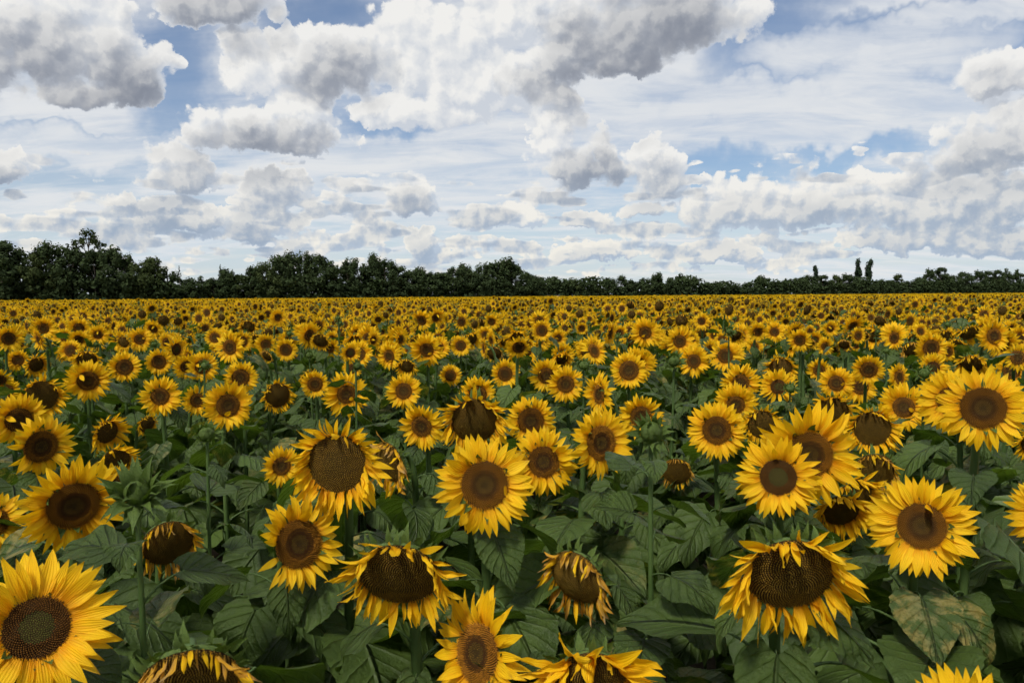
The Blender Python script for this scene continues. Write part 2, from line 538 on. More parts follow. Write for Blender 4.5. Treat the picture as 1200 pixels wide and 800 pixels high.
rng = random.Random(11)
def petal_set(nr, nc, n):
    out = []
    for k in range(n):
        out.append(blade(PETAL_PROF, rng.uniform(.140, .178), nr, nc, rng.uniform(-.02, .26), rng.uniform(-.70, .25), rng.uniform(-.4, .4),
                         rng.uniform(.05, .5), rng.uniform(.0, .02), 1.5, rng))
    return out
def dry_set(nr, nc, n, mi=DRY):
    out = []
    for k in range(n):
        out.append(blade(PETAL_PROF, rng.uniform(.10, .17), nr, nc, rng.uniform(.0, .5), rng.uniform(-1.2, .9), rng.uniform(-1.5, 1.5),
                         rng.uniform(.4, 1.4), rng.uniform(.02, .05), 2.0, rng, mi))
    return out
P_HI, P_LO = petal_set(8, 4, 12), petal_set(4, 3, 8)
FAT = [blade(PETAL_PROF, rng.uniform(.19, .25), 8, 4, rng.uniform(.1, .5), rng.uniform(-1.0, -.2), rng.uniform(-.4, .4), rng.uniform(.1, .6), rng.uniform(.01, .03), 1.6, rng) for _ in range(6)]
W_HI, W_LO = dry_set(8, 4, 8), dry_set(4, 3, 5)
H_HI, H_LO = dry_set(8, 4, 8, PETAL), dry_set(4, 3, 5, PETAL)        # still yellow but curled
def bract_set(nr, nc, n):
    return [blade(BRACT_PROF, rng.uniform(.15, .21), nr, nc, rng.uniform(-.3, .5), rng.uniform(-1.8, .9), rng.uniform(-.7, .7), .4, 0, 1, rng, BRACT) for _ in range(n)]
B_HI, B_LO = bract_set(6, 3, 6), bract_set(3, 3, 4)

def leaf_set(nr, nc, n, teeth):
    out = []
    for k in range(n):
        out.append(blade(LEAF_PROF, rng.uniform(.31, .48), nr, nc, rng.uniform(.0, .35), rng.uniform(-1.5, -.35), rng.uniform(-.25, .25),
                         rng.choice([-.28, -.15, .12, .25, .4]), rng.uniform(.02, .05), rng.uniform(1.4, 3.0), rng, LEAF, teeth, .16))
    return out
L_HI, L_MID, L_LO = leaf_set(25, 7, 10, .018), leaf_set(9, 5, 8, 0), leaf_set(4, 3, 5, 0)

def disc_geo(kind, nf, seed, dome):
    """flower disc of radius 1: a dome covered with florets in a golden-angle spiral"""
    r_ = random.Random(seed)
    v, f, ti = [], [], []
    def h(r): return dome * (1 - r * r) if kind != 'A' else .10 * (1 - r ** 4) - .05 * math.exp(-(r / .30) ** 2)
    seg, rings = 20, 5
    for i in range(rings + 1):
        r = i / rings
        for j in range(seg):
            w = 2 * math.pi * j / seg
            v.append((r * math.cos(w), r * math.sin(w), h(r) - .02)); ti.append((.045, .026, .009))
    for i in range(rings):
        for j in range(seg):
            a, b = i * seg + j, i * seg + (j + 1) % seg
            f += [(a, a + seg, b + seg), (a, b + seg, b)]
    s0 = 1.02 / math.sqrt(nf)
    for k in range(nf):
        r = math.sqrt((k + .5) / nf); w = k * 2.399963
        rr = r + r_.uniform(-.15, .15) * s0
        if kind == 'A':
            if r < .36: base, tip, hh = (.040, .026, .006), ((.25, .135, .014) if r > .14 else (.075, .045, .007)), .035
            elif r < .60: base, tip, hh = (.040, .015, .003), ((.095, .036, .005) if r < .47 else (.29, .115, .012)), .05
            else: base, tip, hh = (.13, .048, .005), (.52, .225, .018), .12
            if r_.random() < .06 and r > .5: tip = (.50, .24, .03)
        elif kind == 'N':        # a young one with a green heart
            if r < .50: base, tip, hh = (.045, .044, .008), (.12, .115, .020), .03
            else: base, tip, hh = (.060, .022, .004), (.28, .12, .020), .11
        else:
            base, tip, hh = (.105, .058, .008), ((.30, .175, .020) if r > .45 else (.23, .145, .018)), .05
            if r_.random() < .05: tip = (.38, .24, .05)
        q = r_.uniform(.7, 1.25); hh *= r_.uniform(.7, 1.3)
        s = s0 * r_.uniform(.72, .88)
        c, sn = math.cos(w), math.sin(w)
        o = len(v)
        for (a, b) in ((s, 0), (0, s), (-s, 0), (0, -s)):
            x, y = rr * c + a * c - b * sn, rr * sn + a * sn + b * c
            v.append((x, y, h(min(1, math.hypot(x, y))) + .003)); ti.append(base)
        lean = .35 * hh * r
        v.append(((rr + lean) * c, (rr + lean) * sn, h(r) + hh)); ti.append(tuple(t * q for t in tip))
        f += [(o, o + 1, o + 4), (o + 1, o + 2, o + 4), (o + 2, o + 3, o + 4), (o + 3, o, o + 4)]
    return G(v, f, DISC, None, ti)

def revolve(prof, seg, mi):
    v = [(r * math.cos(2 * math.pi * j / seg), r * math.sin(2 * math.pi * j / seg), z) for r, z in prof for j in range(seg)]
    f = []
    for i in range(len(prof) - 1):
        for j in range(seg):
            a, b = i * seg + j, i * seg + (j + 1) % seg
            f += [(a, b, b + seg), (a, b + seg, a + seg)]
    return G(v, f, mi)

RECEPT = revolve([(.90, -.03), (.97, -.09), (.94, -.19), (.76, -.32), (.45, -.44), (.16, -.56), (.10, -.70)], 18, BRACT)
RECEPT_LO = revolve([(.95, -.06), (.7, -.34), (.12, -.62)], 8, BRACT)

def frame(x, z, p):
    """matrix with X along x and Z as near z as can be"""
    x = Vector(x).normalized(); z = Vector(z); z = (z - x * z.dot(x))
    if z.length < 1e-4: z = x.orthogonal()
    z.normalize(); y = z.cross(x)
    return Matrix(((x.x, y.x, z.x, p[0]), (x.y, y.y, z.y, p[1]), (x.z, y.z, z.z, p[2]), (0, 0, 0, 1)))

def sc3(a, b, c): return Matrix.Diagonal((a, b, c, 1))

def petals_for(kind, tilt, ratio, r_, n=None):
    """(set name, index, matrix) of every petal, in head space (disc radius 1, facing +Z, up +Y)"""
    g = Vector((0, -math.cos(tilt), math.sin(tilt)))        # gravity seen from the head
    out = []
    if kind in 'AN':
        n = n or r_.randint(52, 62)
        gap = r_.uniform(0, 6.28) if r_.random() < .25 else None
        wob, wph = R(r_.uniform(0, 16)), r_.uniform(0, 6.28)
        for layer in range(2):
            m = n // 2
            for k in range(m):
                if r_.random() < .015: continue
                th = 2 * math.pi * (k + .5 * layer + r_.uniform(-.28, .28)) / m
                if gap is not None and math.cos(th - gap) > .80 and r_.random() < .45: continue
                e = (R(14) if layer == 0 else R(-5)) + r_.gauss(0, R(10)) + wob * math.sin(th * 2 + wph)
                if r_.random() < .022: e += R(r_.uniform(25, 95))
                rad = Vector((math.cos(th), math.sin(th), 0)); Z = Vector((0, 0, 1))
                L = ratio * r_.uniform(.84, 1.12)
                d = rad * math.cos(e) + Z * math.sin(e) + g * r_.uniform(0, .12)
                mt = frame(d, Z * math.cos(e) - rad * math.sin(e), rad * .95 + Z * (.0 if layer == 0 else -.05))
                mt = mt @ Matrix.Rotation(r_.gauss(0, .22), 4, 'X') @ sc3(L, L * r_.uniform(.85, 1.12) * (1.25 / max(ratio, 1.0)) ** .4, L)
                out.append(('P', r_.randrange(12), mt))
    elif kind in 'BC':
        n = n or (r_.randint(60, 72) if kind == 'B' else r_.randint(42, 50))
        for k in range(n):
            th = 2 * math.pi * (k + r_.uniform(-.45, .45)) / n
            top = math.sin(th)
            e = R(r_.uniform(-8, 48))
            rad = Vector((math.cos(th), math.sin(th), 0)); Z = Vector((0, 0, 1))
            s = (r_.uniform(.15, .70) if r_.random() < .75 else r_.uniform(.5, 1.0)) if kind == 'B' else r_.uniform(.7, 1.6)
            L = ratio * r_.uniform(.72, 1.32) * (.82 if top > .3 else 1.0) * (.8 if kind == 'C' else 1)
            d = rad * math.cos(e) + Z * math.sin(e) + g * s
            if d.length < .25: d = d + Z * .4
            mt = frame(d, Z * math.cos(e) - rad * math.sin(e) * 1.2, rad * .97 + Z * r_.uniform(-.05, .05))
            mt = mt @ Matrix.Rotation(r_.gauss(0, .55), 4, 'X') @ sc3(L, L * r_.uniform(.62, .95) * (1.0 if kind == 'B' else .85), L)
            if kind == 'B':
                q = r_.random()
                out.append(('P' if q < .45 else 'H', r_.randrange(8), mt))
            else:
                out.append(('W' if r_.random() < .7 else 'H', r_.randrange(8), mt))
    return out

def bracts_for(kind, tilt, r_, star=1.0):
    out = []
    g = Vector((0, -math.cos(tilt), math.sin(tilt)))
    if kind == 'D':                      # closed bud wrapped in bracts
        for lay, (e0, L, zz, rr) in enumerate(((88, .85, .05, .50), (74, .9, -.1, .72), (52, .9, -.25, .78), (20, .95, -.35, .75))):
            for k in range(11):
                th = 2 * math.pi * (k + .5 * (lay % 2) + r_.uniform(-.2, .2)) / 11
                e = R(e0 + r_.gauss(0, 9)); rad = Vector((math.cos(th), math.sin(th), 0)); Z = Vector((0, 0, 1))
                if lay == 0: d = Z * 1.0 - rad * .55
                else: d = rad * math.cos(e) + Z * math.sin(e)
                LL = L * r_.uniform(.8, 1.2) * (star if lay else 1)
                out.append((r_.randrange(6), frame(d, rad * -1.0 if lay == 0 else Z * math.cos(e) - rad * math.sin(e), rad * rr + Z * zz) @ sc3(LL, LL * 1.15, LL)))
        return out
    for lay in range(3):
        m = 12
        for k in range(m):
            th = 2 * math.pi * (k + .5 * lay + r_.uniform(-.25, .25)) / m
            e = R((10, -8, -30)[lay] + r_.gauss(0, 16))
            rad = Vector((math.cos(th), math.sin(th), 0)); Z = Vector((0, 0, 1))
            L = r_.uniform(.32, .66) * (1.15 if kind in 'AN' else .85)
            d = rad * math.cos(e) + Z * math.sin(e)
            if kind in 'BC': d = d + Z * -.25 * max(0, rad.y)
            out.append((r_.randrange(6), frame(d, Z * math.cos(e) - rad * math.sin(e), rad * .96 + Z * (-.07 - .08 * lay)) @ sc3(L, L * 1.2, L)))
    return out

SETS_HI = {'P': P_HI, 'W': W_HI, 'H': H_HI, 'F': FAT}
SETS_LO = {'P': P_LO, 'W': W_LO, 'H': H_LO, 'F': P_LO}

def petal_ring(kind, tilt, ratio, seed, lo=False, n=None):
    r_ = random.Random(seed); S = SETS_LO if lo else SETS_HI
    gs = [S[s][i % len(S[s])].at(m).retint((r_.random(), 0, 0)) for s, i, m in petals_for(kind, tilt, ratio, r_, n)]
    return join(gs)
def bract_ring(kind, tilt, seed, lo=False):
    r_ = random.Random(seed); S = B_LO if lo else B_HI
    return join([S[i % len(S)].at(m) for i, m in bracts_for(kind, tilt, r_)])

BUD_CORE = revolve([(.02, .62), (.35, .52), (.6, .3), (.72, .0), (.7, -.25), (.45, -.5), (.2, -.62), (.16, -.75)], 12, BRACT)

# ------------------------------------------------------------------ shared mesh data blocks
def med(name, gs): return [mesh(name, g) for g in gs]
ME_SET = {k: med('petal', v) for k, v in SETS_HI.items()}
ME_BRACT = med('bract', B_HI)
ME_LEAF_HI, ME_LEAF_MID = med('leaf', L_HI), med('leaf', L_MID)
ME_RECEPT = mesh('flower_head', RECEPT)
ME_RECEPT_LO = mesh('flower_head', RECEPT_LO)
ME_BUD = mesh('bud', BUD_CORE)
DISC_HI = {'A': med('disc', [disc_geo('A', 700, i, .1) for i in range(3)]), 'N': med('disc', [disc_geo('N', 700, 5, .1)]),
           'B': med('disc', [disc_geo('B', 1000, 7 + i, .34 - .08 * i) for i in range(3)])}
DISC_HI['C'] = DISC_HI['B']
DISC_MID = {'A': med('disc', [disc_geo('A', 220, 20 + i, .1) for i in range(2)]), 'N': med('disc', [disc_geo('N', 220, 22, .1)]),
            'B': med('disc', [disc_geo('B', 260, 24 + i, .3) for i in range(2)])}
DISC_MID['C'] = DISC_MID['B']
TILT = {'A': R(6), 'N': R(4), 'B': R(32), 'C': R(42), 'D': R(-40)}
RINGS = {k: [(mesh('petals', petal_ring(k, TILT[k], q, 100 + i + ord(k))), mesh('bracts', bract_ring(k, TILT[k], 50 + i))) for i, q in enumerate(qs)]
         for k, qs in {'A': (1.1, 1.3, 1.2, 1.45, 1.0, 1.55, 1.25, 1.35), 'N': (1.3, 1.5, 1.6), 'B': (.85, 1.05, .7, .9, 1.15, .6), 'C': (.6, .8, .95)}.items()}
BUDRING = mesh('bracts', bract_ring('D', 0, 77))
STALK_U = [tube(bez((0, 0, 0), (.35, 0, .22 + .08 * i), (.75, 0, .36 + .1 * i), (1.02, 0, .30 + .12 * i), 6), np.linspace(.038, .024, 6), 5, STEM) for i in range(3)]
ME_STALK = med('leaf_stalk', STALK_U)
STALK_END = [(1.0, .30 + .12 * i) for i in range(3)]

def facing(az, tilt):
    """unit vector a head looks along: az 0 towards the camera, + to the photograph's right; tilt + downwards"""
    return Vector((math.sin(az) * math.cos(tilt), -math.cos(az) * math.cos(tilt), -math.sin(tilt)))

def head_matrix(p, n, s):
    up = Vector((0, 0, 1)); y = (up - n * up.dot(n)).normalized(); x = y.cross(n)
    return Matrix(((x.x, y.x, n.x, p[0]), (x.y, y.y, n.y, p[1]), (x.z, y.z, n.z, p[2]), (0, 0, 0, 1))) @ sc3(s, s, s)

def stem_path(hp, n, discR, r_, kind, npts=12):
    """from the ground (0,0,0) to the back of the head at hp (plant space)"""
    hp = Vector(hp); back = hp - n * discR * .62
    h = hp.z
    if kind == 'D':
        return bez((0, 0, 0), (r_.uniform(-.04, .04), r_.uniform(-.04, .04), h * .45), (back.x, back.y, h * .75), back, npts)
    c = back - n * (.10 + discR * .6) + Vector((0, 0, .03))
    return bez((0, 0, 0), (r_.uniform(-.05, .05), r_.uniform(-.05, .05), h * .55), c + Vector((0, 0, .02)), back, npts)

HEADS = []           # x, y, radius in the photograph and distance of the flowers one can tell apart
CAM_I = CAM_M.inverted()
def project(p):
    q = CAM_I @ Vector(p)
    return PW / 2 + FPX * q.x / -q.z, PH / 2 - FPX * q.y / -q.z, -q.z
def hides_head(M, clear=.78):
    for (a, b) in ((.05, 0), (.3, .35), (.3, -.35), (.5, 0), (.75, .1), (.95, 0)):
        px, py, d = project(M @ Vector((a, b, -.25 * a * a)))
        for hx, hy, hr, hd in HEADS:
            if d < hd + .03 and (px - hx) ** 2 + (py - hy) ** 2 < (hr * clear) ** 2: return True
    return False

def d_on_head(M):
    for a, b in ((.25, .12), (.5, .25), (.75, .3), (1, .32)):
        px, py, d = project(M @ Vector((a, 0, b)))
        for hx, hy, hr, hd in HEADS:
            if d < hd + .06 and (px - hx) ** 2 + (py - hy) ** 2 < (hr * .6) ** 2: return True
    return False

def leaves_for(path, r_, head_z, count, discR, front_clear, big=1.0, kind='A', top_gap=None, origin=None):
    """(set index, stalk index, stalk matrix, blade matrix) for each leaf up the stem"""
    out = []
    hs = path[:, 2]; top = min(head_z - (.07 if kind != 'D' else .06), hs.max() - .01)
    if top_gap: top = head_z - top_gap
    low = .42
    ph = r_.uniform(0, 6.28)
    for k in range(count):
        u = (k + r_.uniform(.1, .9)) / count
        z = low + (top - low) * u ** .72
        i = int(np.argmax(hs >= z)) or 1
        t = (z - hs[i - 1]) / max(1e-6, hs[i] - hs[i - 1])
        p = path[i - 1] * (1 - t) + path[i] * t
        az = ph + k * 2.4 + r_.uniform(-.4, .4)
        S = big * (.265 - .105 * u ** 2.2) * r_.uniform(.82, 1.15)
        if kind == 'D': S *= .66
        pl = S * r_.uniform(.42, .62)
        # towards the camera and just under a head, leaves hang lower
        dirv = (math.cos(az), math.sin(az))
        pitch = R(r_.uniform(4, 34) + 14 * (1 - u))
        if front_clear and dirv[1] < -.1 and z > head_z - .30:
            pitch += R(16); S *= .72; pl *= .8
        if kind == 'D': pitch = R(r_.uniform(-25, 30))
        si = r_.randrange(3)
        zr = Matrix.Rotation(az, 4, 'Z')
        sm = Matrix.Translation(p) @ zr @ Matrix.Rotation(R(r_.uniform(-12, 12)), 4, 'Y') @ sc3(pl, pl * .9, pl)
        ex, ez = STALK_END[si]
        e = sm @ Vector((ex, 0, ez))
        bm_ = Matrix.Translation(e) @ zr @ Matrix.Rotation(r_.gauss(0, .25), 4, 'Z') @ Matrix.Rotation(pitch, 4, 'Y') @ Matrix.Rotation(r_.gauss(0, .30), 4, 'X') @ sc3(S, S * r_.uniform(.9, 1.15), S)
        if origin is not None and kind != 'D' and d_on_head(Matrix.Translation(origin) @ sm): continue
        if origin is not None and hides_head(Matrix.Translation(origin) @ bm_, .50 if kind == 'D' else .78): continue
        out.append((r_.randrange(1 << 16), si, sm, bm_))
    return out

# ------------------------------------------------------------------ objects
def link(name, data, parent=None, mat=None):
    o = bpy.data.objects.new(name, data)
    COL.objects.link(o)
    if parent is not None: o.parent = parent
    if mat is not None: o.matrix_basis = mat
    return o
def tag(o, label, cat, group=None, kind=None):
    if label: o['label'] = label
    if cat: o['category'] = cat
    if group: o['group'] = group
    if kind: o['kind'] = kind
    return o

GROUP = "sunflowers growing in the field"
PLANTS = []          # x, y of every single plant, so that fillers keep clear of them
def sunflower(pos, kind, az, tilt, discR, ratio, seed, label, lod, leaves=11, big=1.0, ring=None, top_gap=None, back=.12):
    """pos = head centre in the world. lod 0: every petal, bract and leaf stalk its own piece; 1: petals joined; 2: as 1, fewer leaves"""
    r_ = random.Random(seed)
    n = facing(az, tilt)
    root = Vector((pos[0] - n.x * back + r_.uniform(-.03, .03), pos[1] - n.y * back + r_.uniform(-.02, .02), 0))
    hp = Vector(pos) - root
    plant = link('sunflower', None)
    plant.location = root
    plant.empty_display_size = .1
    tag(plant, label, 'sunflower', GROUP)
    PLANTS.append((root.x, root.y))
    thick = .0125 if kind != 'D' else .007
    path = stem_path(hp, n, discR, r_, kind)
    link('stem', mesh('stem', tube(path, np.linspace(thick * 1.25, thick * .8, len(path)), 8 if lod == 0 else 5)), plant)
    Mh = head_matrix(hp, n, discR)
    if kind == 'D':
        h = link('bud', ME_BUD, plant, Mh)
        if lod == 0:
            for i, m in bracts_for('D', 0, r_, ratio): link('bract', ME_BRACT[i], h, m)
        else:
            link('bracts', BUDRING, h)['kind'] = 'stuff'
    else:
        h = link('flower_head', ME_RECEPT if lod < 2 else ME_RECEPT_LO, plant, Mh)
        D = (DISC_HI if lod == 0 else DISC_MID)[kind]
        link('disc', D[r_.randrange(len(D))], h, Matrix.Rotation(r_.uniform(0, 6.28), 4, 'Z'))
        if lod == 0:
            for s, i, m in petals_for(kind, tilt, ratio, r_):
                link('petal', ME_SET[s][i % len(ME_SET[s])], h, m)
            for i, m in bracts_for(kind, tilt, r_):
                link('bract', ME_BRACT[i], h, m)
        else:
            pr, br = RINGS[kind][r_.randrange(len(RINGS[kind]))]
            turn = Matrix.Rotation(r_.uniform(0, 6.28), 4, 'Z') if kind in 'AN' else Matrix.Rotation(r_.gauss(0, .2), 4, 'Z')
            link('petals', pr, h, turn)['kind'] = 'stuff'
            link('bracts', br, h, turn)['kind'] = 'stuff'
    for (k, si, sm, bm_) in leaves_for(path, r_, hp.z, leaves, discR, True, big, kind, top_gap, root):
        L = ME_LEAF_HI if lod == 0 else ME_LEAF_MID
        if lod == 0:
            lf = link('leaf', L[k % len(L)], plant, bm_)
            link('leaf_stalk', ME_STALK[si], lf, bm_.inverted() @ sm)
        else:
            lf = link('leaf', L[k % len(L)], plant, bm_)
            if lod == 1: link('leaf_stalk', ME_STALK[si], lf, bm_.inverted() @ sm)
    return plant

def pixel_at(px, py, dist):
    """point seen at a place in the photograph, dist metres in front of the camera"""
    return Vector((0, 0, CAM_H)) + ray(px, py) * dist

# ---------------------------------------------------------------- the setting: ground
gs_ = 2500.0
gv, gf = [], []
ny = nx = 24
for i in range(ny):
    for j in range(nx):
        x_ = gs_ * (2 * j / (nx - 1) - 1); y_ = gs_ * (2 * i / (ny - 1) - 1)
        gv.append((x_, y_, 0))
ground = link('ground', mesh('ground', G(gv, grid_faces(ny, nx), 0), [M_SOIL]))
ground['kind'] = 'structure'

# ---------------------------------------------------------------- the flowers one can tell apart
# x, y and diameter of the disc in the photograph's pixels, kind (A open, N open with green heart, B heavy nodding, C spent, D bud),
# turn to the right, tilt downwards, petal length / disc radius, label
REAL = {'A': .118, 'N': .110, 'B': .168, 'C': .150, 'D': .074}
F = [
 (43, 735, 72, 'N', 8, -6, 1.55, "largest open sunflower, dark green heart, cut by the lower left edge"),
 (86, 592, 58, 'A', 12, 26, 1.12, "wide sunflower with brown disc tipped downwards beside the star-shaped green bud at left"),
 (197, 636, 58, 'C', 12, 34, .85, "withered brown-petalled sunflower half hidden behind a green leaf at lower left"),
 (350, 637, 58, 'A', 30, 2, 1.0, "sunflower with broad brown disc turned right, alone above dark leaves at left of centre"),
 (222, 800, 112, 'C', 0, 52, .9, "nodding sunflower with hanging yellow petals at the bottom edge, left"),
 (568, 568, 57, 'A', 0, 2, 1.16, "big round sunflower facing straight ahead in the middle of the foreground"),
 (637, 541, 38, 'A', 4, 2, 1.35, "sunflower just behind the right shoulder of the big central one"),
 (467, 673, 97, 'B', -10, 47, .70, "heavy nodding sunflower with curled pale petal tips over a broad brown disc"),
 (676, 676, 70, 'C', -32, 36, .95, "spent sunflower drooping left with dried ragged petals, right of centre foreground"),
 (560, 765, 68, 'A', -48, 8, 1.25, "sunflower turned to the left at the bottom edge in the centre"),
 (692, 800, 92, 'B', 4, 44, 1.35, "sunflower with spiky green bracts on top, cut by the bottom edge in the centre"),
 (395, 543, 70, 'B', -16, 12, .95, "large dark-disced sunflower left of centre with petals swept to the left"),
 (457, 541, 50, 'C', -52, 24, .95, "drooping sunflower seen from its side behind the large dark-disced one"),
 (925, 673, 102, 'B', 14, 41, .86, "largest nodding sunflower with wide brown disc at lower right"),
 (1080, 616, 54, 'A', 2, 4, 1.32, "round open sunflower with brown ringed disc at right foreground, facing ahead"),
 (912, 559, 43, 'N', -4, 0, 1.35, "open sunflower with greenish heart in front of another big bloom, right of centre"),
 (948, 533, 56, 'A', 16, 10, 1.35, "big sunflower half hidden behind the green-hearted one"),
 (1002, 582, 46, 'B', 38, 24, .95, "sunflower turned right and half hidden between two big blooms at right"),
 (985, 598, 44, 'B', 18, 40, 1.0, "low nodding sunflower showing only hanging petals beneath its neighbours at right"),
 (1024, 552, 46, 'C', 10, 30, .8, "dried brown sunflower with shrivelled petals behind the right foreground bloom"),
 (1137, 860, 66, 'A', 0, 4, 1.45, "sunflower showing only its upper petals at the bottom right edge"),
 (1234, 606, 44, 'A', -6, 4, 1.3, "sunflower cut by the right edge of the picture"),
 (1152, 478, 49, 'A', 0, 0, 1.1, "tall bright sunflower with ringed disc standing high at the right"),
 (1117, 470, 36, 'A', -12, 4, 1.3, "sunflower mostly hidden behind the tall bright one at right"),
 (1059, 477, 25, 'A', 4, 0, 1.5, "medium open sunflower left of the tall bright one at right"),
 (1022, 502, 42, 'B', 6, 12, .75, "dark round-disced sunflower with short petals below the medium one at right"),
 (975, 482, 37, 'B', 4, 22, .85, "nodding sunflower with oval dark disc at right of centre"),
 (980, 449, 19, 'A', 0, 2, 1.4, "small open sunflower above the oval dark-disced one"),
 (1008, 453, 19, 'A', 6, 2, 1.3, "small open sunflower touching its left neighbour at right of centre"),
 (1018, 433, 20, 'A', 6, 18, 1.2, "small nodding sunflower above the touching pair at right of centre"),
 (840, 504, 34, 'A', 2, 0, 1.2, "round sunflower facing ahead, left of the overlapping cluster at right"),
 (862, 474, 22, 'A', 2, 12, 1.35, "sunflower with upper petals showing behind the round one right of centre"),
 (893, 497, 34, 'B', 6, 14, .7, "dark-disced sunflower tucked behind the overlapping cluster right of centre"),
 (912, 453, 18, 'N', 0, 0, 1.2, "small sunflower with olive heart, right of centre"),
 (868, 448, 20, 'A', 2, 6, 1.2, "small sunflower left of the one with the olive heart"),
 (915, 431, 26, 'B', 6, 10, .75, "small sunflower with large dark disc above the one with the olive heart"),
 (850, 417, 18, 'A', 0, 2, 1.2, "small open sunflower in front of a crowd of heads right of centre"),
 (813, 423, 17, 'A', 8, 0, 1.2, "small open sunflower turned right beside a green bud, right of centre"),
 (1185, 435, 19, 'A', 0, 2, 1.4, "small open sunflower near the right edge above the tall bright one"),
 (960, 434, 14, 'A', 0, 6, 1.3, "little open sunflower between two larger small ones right of centre"),
 (556, 493, 56, 'B', 0, 24, .85, "thick dark-disced sunflower with short curled petals above the big central one"),
 (622, 493, 32, 'A', 2, 8, .95, "sunflower with evenly dark disc right of the thick dark-disced one"),
 (704, 519, 42, 'A', 36, 4, 1.1, "sunflower turned to the right with oval disc, right of centre"),
 (737, 434, 24, 'A', 0, 0, 1.25, "round bright sunflower standing clear, right of the middle of the field"),
 (751, 488, 26, 'A', 2, 14, 1.2, "sunflower just above the dark green bud on a bare stalk"),
 (663, 450, 21, 'A', 2, 8, 1.15, "small sunflower with dark disc above centre of the field"),
 (592, 438, 18, 'A', 8, 0, 1.35, "small open sunflower turned slightly right above the thick dark-disced one"),
 (560, 462, 22, 'A', -4, 8, 1.2, "yellow sunflower peeping over the thick dark-disced one"),
 (473, 458, 20, 'A', 2, 0, 1.4, "round open sunflower left of centre in the middle distance"),
 (406, 462, 23, 'A', 4, 10, 1.1, "sunflower with plain dark disc left of the round open one"),
 (640, 440, 20, 'A', 0, 10, 1.2, "small sunflower half hidden by leaves left of centre field"),
 (528, 440, 14, 'A', 14, 0, 1.5, "small bright sunflower turned right, left of the middle"),
 (540, 405, 13, 'A', 0, 0, 1.3, "little round sunflower above the middle of the field"),
 (267, 475, 28, 'A', 18, 2, 1.2, "open sunflower turned right with olive-brown disc at left"),
 (231, 469, 17, 'A', 22, 4, 1.3, "small sunflower half behind the open one turned right at left"),
 (325, 463, 30, 'B', 22, 14, .85, "sunflower with dark tilted disc turned right at left of centre"),
 (48, 464, 37, 'B', 18, 10, .75, "dark-disced sunflower with ragged petals at the left"),
 (103, 446, 24, 'A', 2, 18, 1.0, "sunflower with oval dark disc second from the left in the middle distance"),
 (146, 430, 19, 'A', 4, 2, 1.3, "round sunflower in the middle distance at left with dark heart"),
 (186, 424, 17, 'A', 14, 0, 1.3, "sunflower with olive heart beside the round one at left"),
 (21, 422, 13, 'A', 0, 0, 1.4, "small round sunflower near the left edge in the middle distance"),
 (42, 427, 18, 'B', 30, 10, .8, "small sunflower turned away right beside the small round one at left edge"),
 (48, 523, 38, 'A', 26, 14, 1.1, "sunflower at left with two petals folded across its disc"),
 (22, 492, 30, 'A', 16, 16, 1.3, "sunflower behind the one with folded petals at the left"),
 (6, 458, 18, 'A', 0, 6, 1.2, "sunflower cut by the left edge in the middle distance"),
 (125, 506, 28, 'B', 34, 20, .95, "nodding sunflower turned right among leaves at left"),
 (135, 541, 34, 'B', 26, 26, .8, "nodding sunflower with curled petals above the star-shaped bud at left"),
 (128, 567, 26, 'A', 6, 20, 1.3, "sunflower hidden behind the star-shaped green bud"),
 (172, 497, 20, 'B', 36, 24, .9, "small drooping sunflower turned right among dark leaves at left"),
 (330, 546, 22, 'A', 18, 4, 1.0, "small sunflower left of the large dark-disced one"),
 (-9, 612, 34, 'A', 8, 4, 1.3, "sunflower at the left edge showing only its right petals"),
 (793, 552, 34, 'C', -4, 30, .6, "small spent sunflower with black disc and dry petals right of the stalked bud"),
 (763, 506, 36, 'D', 0, -24, 1.0, "round dark green bud on a tall bare stalk right of centre"),
 (160, 577, 42, 'D', 0, -48, 1.75, "star-shaped green bud on a leafy stalk at lower left"),
 (242, 508, 25, 'D', 0, -40, 1, "small dark green bud among leaves at left"),
 (790, 423, 19, 'D', 0, -20, 1, "little green bud beside a sunflower turned right, right of centre"),
 (684, 428, 16, 'D', 0, -50, 1, "little green bud on a thin stalk above centre"),
 (926, 455, 15, 'D', 0, -50, 1, "tiny green bud behind the sunflower with the olive heart"),
 (1083, 437, 17, 'D', 0, -45, 1, "small green bud on a tall stalk right of the touching pair"),
]
def clamp(a, lo, hi): return max(lo, min(hi, a))
BIGGER = {(948, 533): .165, (1117, 470): .135, (395, 543): .150, (231, 469): .095}      # true disc sizes that stand out from their kind
PLACED = []
for i, (px, py, dp, kind, az, tilt, ratio, label) in enumerate(F):
    real = BIGGER.get((px, py), REAL[kind]) * random.Random(i * 7 + 1).uniform(.96, 1.04)
    dist = FPX * real / dp
    p = pixel_at(px, py, dist)
    # keep the head at a height such a plant can have; a little nearer or farther at another true size
    if kind != 'D':
        zt = clamp(p.z, 1.30, 1.80)
        if abs(zt - p.z) > 1e-3:
            dist = dist * (CAM_H - zt) / (CAM_H - p.z); p = pixel_at(px, py, dist); real = dp * dist / FPX
    PLACED.append((p, real, dist))
    HEADS.append((px, py, dp * (1 + (ratio if kind != 'D' else .2)) / 2, dist))
